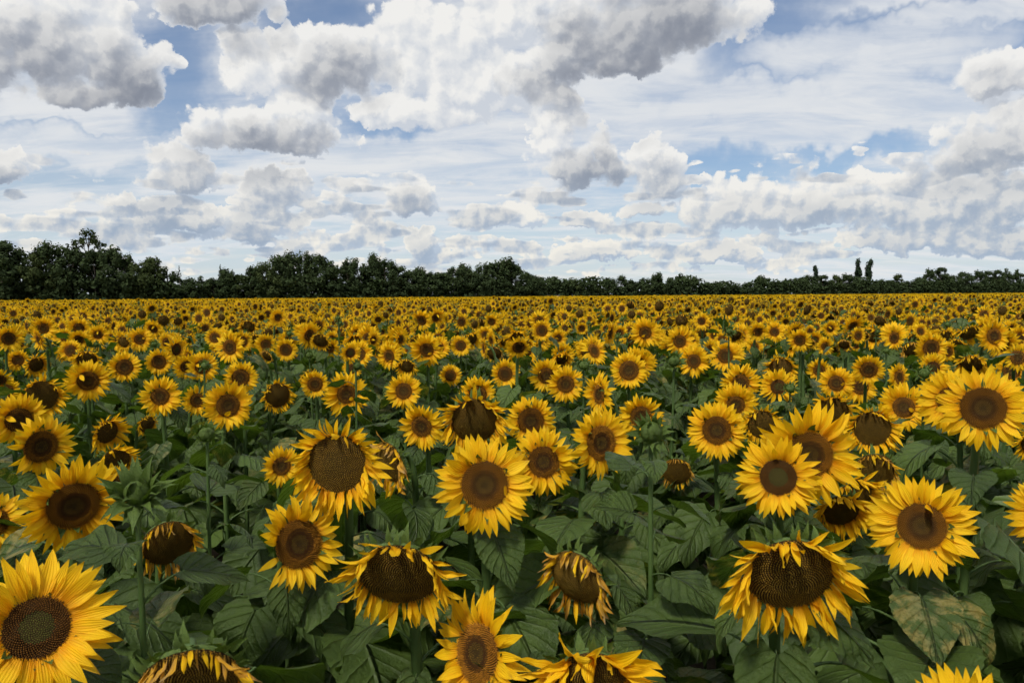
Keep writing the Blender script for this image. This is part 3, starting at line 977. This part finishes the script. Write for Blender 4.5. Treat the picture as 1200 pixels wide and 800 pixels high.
for i, ((px, py, dp, kind, az, tilt, ratio, label), (p, real, dist)) in enumerate(zip(F, PLACED)):
    lod = 0 if (dp >= 32 or (kind == 'D' and dp >= 26)) else 1
    look = math.atan2(p.x, p.y)                # turn and tilt are meant as seen along the line of sight
    sunflower(p, kind, R(az) - look * .9, R(tilt) - (math.atan2(CAM_H - p.z, p.y) * .9 if kind != 'D' else 0), real / 2, ratio, 1000 + i, label, lod,
              (22 if dist < 3 else 17) if kind != 'D' else 18, 1.12 if dist < 3.5 else 1.0, top_gap=(.05 if kind == 'D' and dist < 3 else None))
print('single flowers', len(F), [round(h[3], 2) for h in HEADS[:12]])

# ---------------------------------------------------------------- the next rows, still one by one
r2 = random.Random(5)
def free(x, y, d, lst):
    return all((x - a) ** 2 + (y - b) ** 2 > d * d for a, b in lst)
COLS = ["at the left edge", "towards the left", "left of centre", "just left of centre", "just right of centre", "right of centre", "towards the right", "at the right edge"]
KIND_TXT = {'A': "open sunflower", 'N': "green-hearted sunflower", 'B': "dark-disced sunflower", 'C': "spent sunflower", 'D': "green bud"}
BAND = ["front rows", "middle rows", "back rows"]
def pick_kind(r_):
    q = r_.random()
    return 'A' if q < .60 else 'N' if q < .66 else 'B' if q < .87 else 'C' if q < .92 else 'D'
cand = []
for k in range(40000):
    d = math.sqrt(r2.uniform(3.3 ** 2, 10.8 ** 2)); a = r2.uniform(-R(36), R(36))
    cand.append((d * math.cos(a), d * math.sin(a)))
N_SINGLE = 300
NEXT = []
NUM = ['', 'first', 'second', 'third', 'fourth', 'fifth', 'sixth', 'seventh', 'eighth', 'ninth', 'tenth', 'eleventh', 'twelfth', 'thirteenth', 'fourteenth']
CARD = ['', 'one', 'two', 'three', 'four', 'five', 'six', 'seven', 'eight', 'nine', 'ten', 'eleven', 'twelve', 'thirteen', 'fourteen']
def tell_apart(items):
    """look-alikes that share a label are counted off from left to right"""
    by = {}
    for px, o in items: by.setdefault(o['label'], []).append((px, o))
    for lab, l in by.items():
        if len(l) < 2: continue
        l.sort(key=lambda q: q[0])
        for i, (px, o) in enumerate(l):
            if len(l) < len(CARD): o['label'] = f"{lab}, {NUM[i + 1]} of {CARD[len(l)]} from left"
made = 0
near = []
for (y_, x_) in cand:
    if not free(x_, y_, .295, PLANTS): continue
    near.append((x_, y_)); PLANTS.append((x_, y_))
near.sort(key=lambda q: q[1])
FILL = [q for q in near]
for q in FILL: PLANTS.remove(q)
FIRST_STUFF = []
for k, (x_, y_) in enumerate(near):
    kind = pick_kind(r2)
    z_ = r2.gauss(1.56, .07) + min(.10, .012 * y_)
    if kind == 'D': z_ += .06
    if kind in 'BC': z_ -= .03
    p = Vector((x_, y_ - .12, clamp(z_, 1.3, 1.85)))
    px, py, d = project(p)
    # nearer than the crowded rows only leaves fill the gaps: those plants carry low heads hidden by leaves in front
    dpx = FPX * REAL[kind] / d
    if any((px - hx) ** 2 + (py - hy) ** 2 < (hr + dpx * .55) ** 2 and hd > d - .05 for hx, hy, hr, hd in HEADS): continue
    if y_ < 4.6 and r2.random() < .15: continue
    if made + len(F) >= N_SINGLE or not (-30 < px < 1230):
        FIRST_STUFF.append((x_, y_)); continue
    az = R(r2.gauss(4, 25)); tilt = {'A': R(r2.gauss(5, 12)), 'N': R(r2.gauss(2, 6)), 'B': R(r2.uniform(8, 40)), 'C': R(r2.uniform(20, 50)), 'D': R(r2.uniform(-60, -10))}[kind]
    turn = "turned left" if az < -R(9) else "turned right" if az > R(17) else "facing ahead"
    if kind == 'D': turn = "on stalk"
    size = "larger" if dpx * REAL['A'] / REAL[kind] > 20 else "small"
    lab = f"{size} {KIND_TXT[kind]} {turn}, {BAND[0 if d < 5.2 else 1 if d < 7.2 else 2]}, {COLS[int(clamp(px // 150, 0, 7))]}"
    NEXT.append((px, sunflower(p, kind, az - math.atan2(p.x, p.y) * .6, tilt, REAL[kind] / 2 * r2.uniform(.62, .98), 1.2, 5000 + k, lab, 1 if d < 6 else 2,
              14 if d < 6 else 11)))
    made += 1
tell_apart(NEXT)
print('next rows', made, 'left over', len(FIRST_STUFF))

# ---------------------------------------------------------------- the rest of the field, past counting
def plant_geo(kind, seed, low):
    """a whole plant as one piece of mesh data, root at the origin, head facing -Y"""
    r_ = random.Random(seed)
    tilt = {'A': R(r_.gauss(5, 9)), 'N': R(3), 'B': R(r_.uniform(10, 38)), 'C': R(35), 'D': R(-40)}[kind]
    n = facing(R(r_.gauss(2, 26)), tilt); h = r_.gauss(1.58, .04)
    hp = Vector((n.x * .12, n.y * .12, h)); rad = REAL[kind] / 2 * r_.uniform(.62, .98)
    path = stem_path(hp, n, rad, r_, kind, 7)
    parts = []
    Mh = head_matrix(hp, n, rad)
    if kind == 'D':
        parts += [BUD_CORE.at(Mh), bract_ring('D', 0, seed, True).at(Mh)]
    elif not low:
        parts += [petal_ring(kind, tilt, r_.uniform(1.1, 1.35) if kind in 'AN' else r_.uniform(.75, .95), seed, True, 30).at(Mh), RECEPT_LO.at(Mh), bract_ring(kind, tilt, seed, True).at(Mh),
                  disc_geo(kind, 70, seed, .3 if kind == 'B' else .1).at(Mh)]
    else:
        # plain star of petals round a dark boss
        m = 15; v = [(0, 0, .12)]; f = []; mi = []
        ti = [(.06, .03, .008)]
        for k in range(m):
            a = 2 * math.pi * k / m; v.append((math.cos(a), math.sin(a), .02)); ti.append((.05, .022, .006))
        for k in range(m): f.append((0, 1 + k, 1 + (k + 1) % m)); mi.append(DISC)
        q = r_.uniform(1.1, 1.35) if kind in 'AN' else r_.uniform(.7, .9)
        for k in range(m):
            a0, a1 = 2 * math.pi * (k - .15) / m, 2 * math.pi * (k + 1.15) / m; am = (a0 + a1) / 2
            L = (1 + q) * r_.uniform(.88, 1.1); o = len(v)
            v += [(math.cos(a0) * .95, math.sin(a0) * .95, 0), (math.cos(a0 * .8 + am * .2) * L * .72, math.sin(a0 * .8 + am * .2) * L * .72, .1), (math.cos(am) * L, math.sin(am) * L, r_.uniform(-.1, .25)),
                  (math.cos(a1 * .8 + am * .2) * L * .72, math.sin(a1 * .8 + am * .2) * L * .72, .1), (math.cos(a1) * .95, math.sin(a1) * .95, 0)]
            t_ = (r_.random(), 0, 0); ti += [t_] * 5
            f += [(o, o + 1, o + 4), (o + 1, o + 3, o + 4), (o + 1, o + 2, o + 3)]; mi += [PETAL] * 3
        uv = [(.5, .6)] * len(v)
        parts += [G(v, f, mi, uv, ti).at(Mh)]
    parts.append(tube(path[2:] if not low else path[3:], .011, 4 if not low else 3))
    LS = L_MID if not low else L_LO
    for (k, si, sm, bm_) in leaves_for(path, r_, h, 9 if not low else 7, rad, True, 1.0 if not low else 1.25, kind):
        parts.append(LS[k % len(LS)].at(bm_))
    return join(parts)

src = bpy.data.collections.new("sunflower_sources")          # never linked to the scene: only shapes for the field below
KMID = list('AAAAAAAAAAAANNBBBBBBBCCD')
for i, k in enumerate(KMID):
    src.objects.link(bpy.data.objects.new(f"a{i:02d}", mesh('plant', plant_geo(k, 300 + i, False))))
PATCH, NPAT = 3.0, 6
lowlib = [plant_geo(pick_kind(random.Random(i)), 700 + i, True) for i in range(26)]
for i in range(NPAT):
    r_ = random.Random(900 + i); gs = []; pts = []
    for _ in range(900):
        x_, y_ = r_.uniform(-PATCH / 2, PATCH / 2), r_.uniform(-PATCH / 2, PATCH / 2)
        if free(x_, y_, .30, pts): pts.append((x_, y_))
    for (x_, y_) in pts:
        s = r_.gauss(1.0, .07)
        gs.append(r_.choice(lowlib).at(Matrix.Translation((x_, y_, 0)) @ Matrix.Rotation(r_.gauss(0, .25), 4, 'Z') @ sc3(1, 1, s)))
    src.objects.link(bpy.data.objects.new(f"b{i:02d}", mesh('patch', join(gs))))

# far edge of the field: a straight belt of trees running away to the right
EDGE_A, EDGE_B = Vector((-130.0, 121.0)), Vector((250.0, 322.0))
def beyond(x, y, m=0.0):
    d = EDGE_B - EDGE_A; nrm = Vector((-d.y, d.x)).normalized()
    return (Vector((x, y)) - EDGE_A).dot(nrm) > -m
pts, idx, rot, scl = [], [], [], []
r3 = random.Random(21)
def put(x, y, low):
    pts.append((x, y, 0))
    idx.append(len(KMID) + r3.randrange(NPAT) if low else r3.randrange(len(KMID)))
    if low: rot.append((0, 0, 0)); scl.append((1, 1, 1.0 + r3.gauss(.015, .03)))
    else:
        s = clamp(r3.gauss(1.01, .07), .85, 1.20)
        rot.append((r3.gauss(0, .03), r3.gauss(0, .03), r3.gauss(-math.atan2(x, y) * .5, .2))); scl.append((1, 1, s))
for (x_, y_) in FIRST_STUFF: put(x_, y_, False)
MIDEND = 45.0
CELL = .33
for j in range(int(9.0 / CELL), int(MIDEND / CELL)):
    for i in range(-int(45 / CELL), int(45 / CELL)):
        x_ = (i + .5 * (j % 2) + r3.uniform(-.42, .42)) * CELL; y_ = (j + r3.uniform(-.42, .42)) * CELL
        d = math.hypot(x_, y_)
        if y_ > MIDEND or abs(x_) > y_ * .92 + 1: continue
        if d < 10.8 and abs(math.atan2(x_, y_)) < R(36): continue
        if r3.random() < .08 + .10 * math.sin(x_ * .55 + 2 * math.sin(y_ * .31)): continue
        put(x_, y_, False)
# plants to either side of the view, near the camera
for k in range(2600):
    y_ = r3.uniform(.7, 9.0)
    x_ = r3.choice((-1, 1)) * (.70 * y_ + r3.uniform(.34, 2.6 + .3 * y_))
    if free(x_, y_, .34, PLANTS): PLANTS.append((x_, y_)); put(x_, y_, False)
yy_ = MIDEND + PATCH / 2
while yy_ < 330:
    w = yy_ * .85 + 4
    for i in range(-int(w / PATCH), int(w / PATCH) + 1):
        x_ = i * PATCH
        if not beyond(x_, yy_, 7.0): put(x_, yy_, True)
    yy_ += PATCH
fm = bpy.data.meshes.new('sunflower_field')
fm.vertices.add(len(pts)); fm.vertices.foreach_set('co', np.array(pts, np.float32).ravel())
fm.attributes.new('idx', 'INT', 'POINT').data.foreach_set('value', np.array(idx, np.int32))
fm.attributes.new('rot', 'FLOAT_VECTOR', 'POINT').data.foreach_set('vector', np.array(rot, np.float32).ravel())
fm.attributes.new('scl', 'FLOAT_VECTOR', 'POINT').data.foreach_set('vector', np.array(scl, np.float32).ravel())
field = link('sunflower_field', fm)
tag(field, "dense mass of small yellow sunflowers filling the field back to the trees", 'sunflowers', None, 'stuff')
gn = bpy.data.node_groups.new('scatter_plants', 'GeometryNodeTree')
gn.interface.new_socket('Geometry', in_out='INPUT', socket_type='NodeSocketGeometry')
gn.interface.new_socket('Geometry', in_out='OUTPUT', socket_type='NodeSocketGeometry')
gi, go = gn.nodes.new('NodeGroupInput'), gn.nodes.new('NodeGroupOutput')
ci = gn.nodes.new('GeometryNodeCollectionInfo'); ci.inputs[0].default_value = src
ci.inputs['Separate Children'].default_value = True; ci.inputs['Reset Children'].default_value = True
ip = gn.nodes.new('GeometryNodeInstanceOnPoints'); ip.inputs['Pick Instance'].default_value = True
def named(n, ty):
    a = gn.nodes.new('GeometryNodeInputNamedAttribute'); a.data_type = ty; a.inputs[0].default_value = n
    return a.outputs[0]
er = gn.nodes.new('FunctionNodeEulerToRotation')
gn.links.new(gi.outputs[0], ip.inputs['Points'])
gn.links.new(ci.outputs[0], ip.inputs['Instance'])
gn.links.new(named('idx', 'INT'), ip.inputs['Instance Index'])
gn.links.new(named('rot', 'FLOAT_VECTOR'), er.inputs[0]); gn.links.new(er.outputs[0], ip.inputs['Rotation'])
gn.links.new(named('scl', 'FLOAT_VECTOR'), ip.inputs['Scale'])
gn.links.new(ip.outputs[0], go.inputs[0])
field.modifiers.new('scatter', 'NODES').node_group = gn
print('field instances', len(pts))

# ---------------------------------------------------------------- the belt of trees at the far edge
M_F1 = mat_foliage('foliage_dark', (.032, .047, .021), (.042, .060, .025), (.052, .072, .028))
M_F2 = mat_foliage('foliage_olive', (.040, .055, .021), (.056, .074, .027), (.066, .084, .031))
M_F3 = mat_foliage('foliage_conifer', (.022, .036, .022), (.032, .050, .026), (.042, .060, .030))
TM = [M_F1, M_F2, M_F3, M_BARK]

def crown_geo(kind, seed, mi, n=2600):
    """foliage of a tree 1 high: many small leaf sprays through the lobes of the crown"""
    r_ = np.random.default_rng(seed)
    lobes = []
    def lobe(x, y, z, r, sz=1.0): lobes.append((x, y, z, r, sz))
    if kind == 'round':
        for _ in range(60):
            a = r_.uniform(0, 6.28); u = r_.uniform(.05, .95); w = .38 * math.sin(math.pi * min(1, (u * .86 + .12))) ** .7
            q = w * math.sqrt(r_.uniform(.1, 1)); lobe(q * math.cos(a), q * math.sin(a), u * .96, r_.uniform(.06, .13), r_.uniform(.8, 1.2))
    elif kind == 'oval':
        for _ in range(56):
            a = r_.uniform(0, 6.28); u = r_.uniform(.05, .97); w = .26 * math.sin(math.pi * min(1, (u * .88 + .10))) ** .6
            q = w * math.sqrt(r_.uniform(.05, 1)); lobe(q * math.cos(a), q * math.sin(a), u * .97, r_.uniform(.045, .095), r_.uniform(.9, 1.5))
    elif kind == 'wispy':
        for _ in range(30):
            a = r_.uniform(0, 6.28); u = r_.uniform(.40, .97); w = .24 * math.sin(math.pi * (u - .3) / .75) ** .6
            q = w * math.sqrt(r_.uniform(.05, 1)); lobe(q * math.cos(a), q * math.sin(a), u, r_.uniform(.03, .065), r_.uniform(.7, 1.2))
    elif kind == 'poplar':
        for _ in range(26):
            a = r_.uniform(0, 6.28); u = r_.uniform(.08, .96); w = .060 * math.sin(math.pi * min(1, u * .9 + .08)) ** .5
            q = w * math.sqrt(r_.uniform(0, 1)); lobe(q * math.cos(a), q * math.sin(a), u, r_.uniform(.035, .052), 2.2)
    elif kind == 'spruce':
        for k in range(34):
            u = k / 34; w = .17 * (1 - u) ** .9 + .01
            for _ in range(2):
                a = r_.uniform(0, 6.28); lobe(w * .7 * math.cos(a), w * .7 * math.sin(a), .06 + .93 * u, max(.015, w * .42), .5)
    elif kind == 'spiky':          # upright uneven sprays along the top
        for _ in range(60):
            a = r_.uniform(0, 6.28); u = r_.uniform(.05, .92); q = .30 * math.sqrt(r_.uniform(.05, 1)) * (1.12 - u * .75)
            lobe(q * math.cos(a), q * math.sin(a), u, r_.uniform(.04, .09), r_.uniform(1.2, 2.4))
    L = np.array(lobes)
    wts = L[:, 3] ** 2 * L[:, 4]; k = r_.choice(len(L), n, p=wts / wts.sum())
    d = r_.normal(size=(n, 3)); d /= np.linalg.norm(d, axis=1)[:, None]
    rr = r_.uniform(.05, 1.0, n) ** .5 * (1 + np.abs(r_.normal(0, .16, n)))
    c = L[k, :3] + d * (L[k, 3] * rr)[:, None] * np.stack([np.ones(n), np.ones(n), L[k, 4]], 1)
    nn = d + r_.normal(size=(n, 3)) * .32; nn /= np.linalg.norm(nn, axis=1)[:, None]
    t = np.cross(nn, r_.normal(size=(n, 3))); t /= np.linalg.norm(t, axis=1)[:, None] + 1e-9
    b = np.cross(nn, t)
    s = (.016 if kind in ('poplar', 'spruce') else .0185) * r_.uniform(.5, 1.5, n)[:, None] * (.7 if kind == 'wispy' else 1)
    v = np.stack([c - t * s * 1.3, c + b * s * .75, c + t * s * 1.3, c - b * s * .75], 1).reshape(-1, 3)
    o = np.arange(n) * 4
    f = np.stack([np.stack([o, o + 1, o + 2], 1), np.stack([o, o + 2, o + 3], 1)], 1).reshape(-1, 3)
    lobe_t = r_.uniform(0, 1, len(L))[k]
    ti = np.repeat(np.stack([lobe_t, r_.uniform(0, 1, n), np.zeros(n)], 1), 4, axis=0)
    return G(v, f, mi, None, ti), lobes

def trunk_geo(kind, lobes, seed):
    r_ = random.Random(seed)
    top = .93 if kind in ('spruce', 'poplar', 'wispy') else .72
    path = bez((0, 0, 0), (r_.uniform(-.01, .01), 0, top * .35), (r_.uniform(-.03, .03), r_.uniform(-.03, .03), top * .7), (r_.uniform(-.03, .03), r_.uniform(-.03, .03), top), 7)
    gs = [tube(path, np.linspace(.022, .005, 7) * (.8 if kind in ('wispy', 'poplar') else 1), 6, 3)]
    for (x_, y_, z_, rad, sz) in lobes[:12 if kind not in ('spruce', 'poplar') else 4]:
        i = min(5, int(max(.2, z_ - .18) / top * 6)); p = path[i]
        gs.append(tube(bez(p, (p[0] * .7 + x_ * .3, p[1] * .7 + y_ * .3, p[2] + .02), (x_ * .8, y_ * .8, z_ - .06), (x_, y_, z_), 4), np.linspace(.009, .003, 4), 4, 3))
    return join(gs)

VAR = {}
for kind, mi, n, reps in (('round', 0, 5200, 3), ('round2', 1, 5200, 2), ('oval', 0, 4600, 3), ('oval2', 1, 4600, 2), ('wispy', 1, 1900, 1), ('poplar', 2, 2600, 2), ('spruce', 2, 1800, 2), ('spiky', 0, 5200, 3)):
    VAR[kind] = []
    for i in range(reps):
        g, lb = crown_geo(kind.rstrip('2'), 40 + i * 7 + len(kind), mi, n)
        VAR[kind].append((mesh('crown', g, TM, False), mesh('trunk', trunk_geo(kind.rstrip('2'), lb, i), TM)))

def edge_point(px, back):
    """where the line of sight at this column meets the tree belt, `back` metres behind the field edge"""
    d = ray(px, 347); d = Vector((d.x, d.y)).normalized()
    e = (EDGE_B - EDGE_A).normalized(); nrm = Vector((-e.y, e.x))
    t = ((EDGE_A + nrm * back).dot(nrm)) / d.dot(nrm)
    return d * t
# crown tops along the skyline: x, y of the top in the photograph, kind, width against height, metres behind the edge, label (None: one of the crowd)
T = [
 (-40, 280, 'round', 1.0, 3, None), (3, 279, 'oval', 1.2, 2, "tall dark tree at the left end of the tree belt, cut by the edge"), (24, 287, 'round', .9, 4, None), (45, 289, 'round2', .8, 2, None),
 (63, 281, 'round', .8, 3, "dark tree with a domed top left of the thin-crowned tree"), (84, 287, 'oval', 1.1, 2, None),
 (106, 268, 'wispy', 1.0, 6, "tallest tree of the left wood with a thin see-through crown"), (112, 289, 'round', .8, 2, "dark round tree in front of the thin-crowned one"),
 (132, 288, 'oval', 1.2, 3, None), (146, 293, 'round', .8, 2, "dark rounded tree at the right shoulder of the left wood"), (164, 302, 'round2', .9, 2, "olive green bushy tree right of the left wood's shoulder"),
 (178, 303, 'oval2', 1.1, 3, None), (187, 302, 'spruce', 1.2, 2, "dark pointed conifer right of the olive bushy tree"), (198, 312, 'oval', 1.2, 3, None), (211, 310, 'spruce', .7, 2, "thin pointed conifer standing over the low dip at left"),
 (224, 325, 'round', 1.3, 2, None), (240, 323, 'oval', 1.4, 4, None), (251, 325, 'round', 1.3, 2, None), (259, 308, 'spruce', .6, 5, "slender spire-topped conifer alone in the low dip of the belt"), (266, 317, 'spiky', 1.2, 2, "small spiky tree beside the spire-topped conifer"),
 (282, 321, 'round2', 1.1, 2, None), (296, 311, 'round', 1.0, 3, None), (312, 306, 'round2', .9, 2, "low olive tree at the left flank of the second wood"), (328, 300, 'round', .9, 4, None), (341, 296, 'spiky', .9, 3, "spiky-topped tree at the top of the second wood"),
 (358, 296, 'spiky', .9, 4, "broad dark tree at the crest of the second wood"), (376, 299, 'round', .9, 3, None), (392, 305, 'oval', 1.2, 2, None), (408, 304, 'spiky', 1.0, 3, None), (421, 302, 'oval', 1.1, 4, None),
 (437, 299, 'spiky', .9, 3, "spiky dark tree left of the centre gap in the skyline"), (452, 303, 'round', .9, 3, None), (466, 311, 'oval', 1.2, 2, None), (480, 317, 'round', 1.2, 3, None), (492, 315, 'spiky', 1.1, 3, None),
 (506, 318, 'round', 1.2, 2, None), (519, 319, 'oval', 1.4, 3, None), (532, 312, 'round', 1.0, 3, "feathery round tree left of the tall centre trees"), (545, 311, 'spiky', 1.0, 4, None), (556, 317, 'round', 1.1, 2, None),
 (567, 309, 'spiky', 1.0, 3, None), (579, 307, 'oval', 1.2, 4, None), (592, 304, 'spiky', 1.0, 3, "tallest spiky tree in the middle of the belt"), (605, 309, 'oval', 1.1, 3, None), (617, 319, 'round', 1.1, 2, "dark round tree at the right foot of the tall centre trees"),
 (628, 323, 'round', 1.1, 3, None), (637, 332, 'round2', 1.4, 2, None), (647, 326, 'oval2', 1.4, 3, None), (658, 330, 'round', 1.3, 2, None), (671, 325, 'round2', 1.1, 3, "rounded olive tree right of the dip in the middle"), (684, 330, 'round', 1.2, 2, None),
 (698, 329, 'round2', 1.2, 3, None), (714, 325, 'round', 1.0, 3, None), (728, 322, 'round', 1.0, 4, "dark dome-shaped tree right of the middle dip"), (741, 328, 'oval', 1.4, 2, None), (755, 325, 'round', 1.1, 3, None), (770, 321, 'spiky', 1.1, 3, None),
 (785, 325, 'round', 1.1, 2, None), (799, 320, 'oval', 1.3, 4, "tall tree just left of the low stretch of the belt"), (814, 324, 'round', 1.1, 3, None), (829, 330, 'round', 1.2, 2, None), (843, 335, 'round', 1.6, 3, None), (860, 335, 'round2', 1.6, 3, None),
 (876, 330, 'round', 1.3, 3, None), (890, 324, 'spiky', 1.2, 4, "feathery tree in the low stretch of the belt"), (906, 330, 'round', 1.4, 2, None), (921, 328, 'round', 1.3, 3, None), (936, 325, 'round', 1.2, 3, None), (948, 322, 'round', 1.1, 4, None),
 (955, 312, 'poplar', 1.1, 9, "narrow dark poplar left of the pair of poplars"), (964, 322, 'oval', 1.3, 3, None), (978, 322, 'oval2', 1.3, 4, "dark oval tree between the single poplar and the pair"), (991, 321, 'oval', 1.4, 3, None),
 (1005, 305, 'poplar', 1.15, 9, "left one of the pair of tall columnar poplars at right"), (1018, 305, 'poplar', 1.25, 9, "right one of the pair of tall columnar poplars at right"), (1012, 328, 'round', 1.3, 2, None), (1030, 327, 'round', 1.3, 3, None), (1042, 328, 'oval', 1.5, 3, None),
 (1053, 321, 'oval2', 1.1, 4, "single oval tree right of the pair of poplars"), (1066, 329, 'round', 1.4, 2, None), (1078, 325, 'round', 1.2, 3, None), (1088, 315, 'oval', .9, 4, "left one of two tall oval trees near the right end"), (1102, 313, 'oval', 1.0, 4, "right one of two tall oval trees near the right end"),
 (1116, 322, 'round', 1.2, 3, None), (1130, 319, 'round', 1.1, 3, None), (1145, 317, 'oval', 1.0, 3, None), (1157, 317, 'oval', .9, 4, None), (1168, 316, 'oval', .9, 3, None), (1179, 314, 'oval', .9, 4, None), (1191, 315, 'oval', 1.0, 3, None), (1204, 316, 'oval', 1.0, 4, "tree at the right end of the belt, cut by the edge"), (1240, 318, 'round', 1.0, 3, None),
]
r5 = random.Random(9)
TREES = []
KT = {'round': "dark round-crowned tree", 'round2': "olive green round-crowned tree", 'oval': "dark oval tree", 'oval2': "olive green oval tree", 'spiky': "dark spiky-topped tree", 'spruce': "dark conifer", 'poplar': "dark poplar", 'wispy': "thin-crowned tree"}
NT = {'round': 'broadleaf_tree', 'round2': 'broadleaf_tree', 'oval': 'broadleaf_tree', 'oval2': 'broadleaf_tree', 'spiky': 'broadleaf_tree', 'wispy': 'broadleaf_tree', 'poplar': 'poplar_tree', 'spruce': 'conifer_tree'}
ZONE = ["in the left wood of the belt", "in the second wood left of centre", "in the middle of the belt", "in the low belt right of centre", "near the right end of the belt"]
for (px, py, kind, w, back, label) in T:
    q = edge_point(px, back + r5.uniform(0, 2.0)); dist = q.length
    d = ray(px, py); hgt = CAM_H + d.z / math.hypot(d.x, d.y) * dist * 1.0
    hgt *= .97 if px < 170 else 1.0
    tr = link(NT[kind], None); tr.location = (q.x, q.y, 0); tr.empty_display_size = .5
    if not label:
        label = KT[kind] + ' ' + ZONE[0 if px < 200 else 1 if px < 460 else 2 if px < 660 else 3 if px < 940 else 4]
    TREES.append((px, tr))
    tag(tr, label, 'tree', "trees along the far edge of the field")
    cm, tm = VAR[kind][r5.randrange(len(VAR[kind]))]
    s = sc3(hgt * w, hgt * w, hgt) @ Matrix.Rotation(r5.uniform(0, 6.28), 4, 'Z')
    link('trunk', tm, tr, s)
    link('crown', cm, tr, s)
tell_apart(TREES)
# undergrowth that closes the belt below the crowns
r6 = np.random.default_rng(3)
n = 62000
u = r6.uniform(0, 1, n)
e = EDGE_B - EDGE_A; el_ = e.length; ed = e / el_; nd = Vector((-ed.y, ed.x))
lump = .55 + .45 * np.sin(u * 61 + 1.3) * np.sin(u * 143 + .4)
hh = r6.uniform(0, 1, n) ** .8 * (3.6 + 4.2 * lump)
bk = r6.uniform(.5, 7.0, n)
uu = -.08 + u * 1.2
c = np.stack([EDGE_A.x + ed.x * el_ * uu + nd.x * bk, EDGE_A.y + ed.y * el_ * uu + nd.y * bk, hh], 1)
nn = r6.normal(size=(n, 3)); nn /= np.linalg.norm(nn, axis=1)[:, None]
t_ = np.cross(nn, r6.normal(size=(n, 3))); t_ /= np.linalg.norm(t_, axis=1)[:, None]
b_ = np.cross(nn, t_); s_ = r6.uniform(.22, .5, n)[:, None]
v = np.stack([c - t_ * s_ * 1.2, c + b_ * s_ * .8, c + t_ * s_ * 1.2, c - b_ * s_ * .8], 1).reshape(-1, 3)
o_ = np.arange(n) * 4
f = np.stack([np.stack([o_, o_ + 1, o_ + 2], 1), np.stack([o_, o_ + 2, o_ + 3], 1)], 1).reshape(-1, 3)
ti = np.repeat(np.stack([lump, r6.uniform(0, 1, n), np.zeros(n)], 1), 4, axis=0)
ug = link('undergrowth', mesh('undergrowth', G(v, f, 0, None, ti), TM, False))
tag(ug, "dark tangled undergrowth filling the foot of the tree belt", 'undergrowth', None, 'stuff')
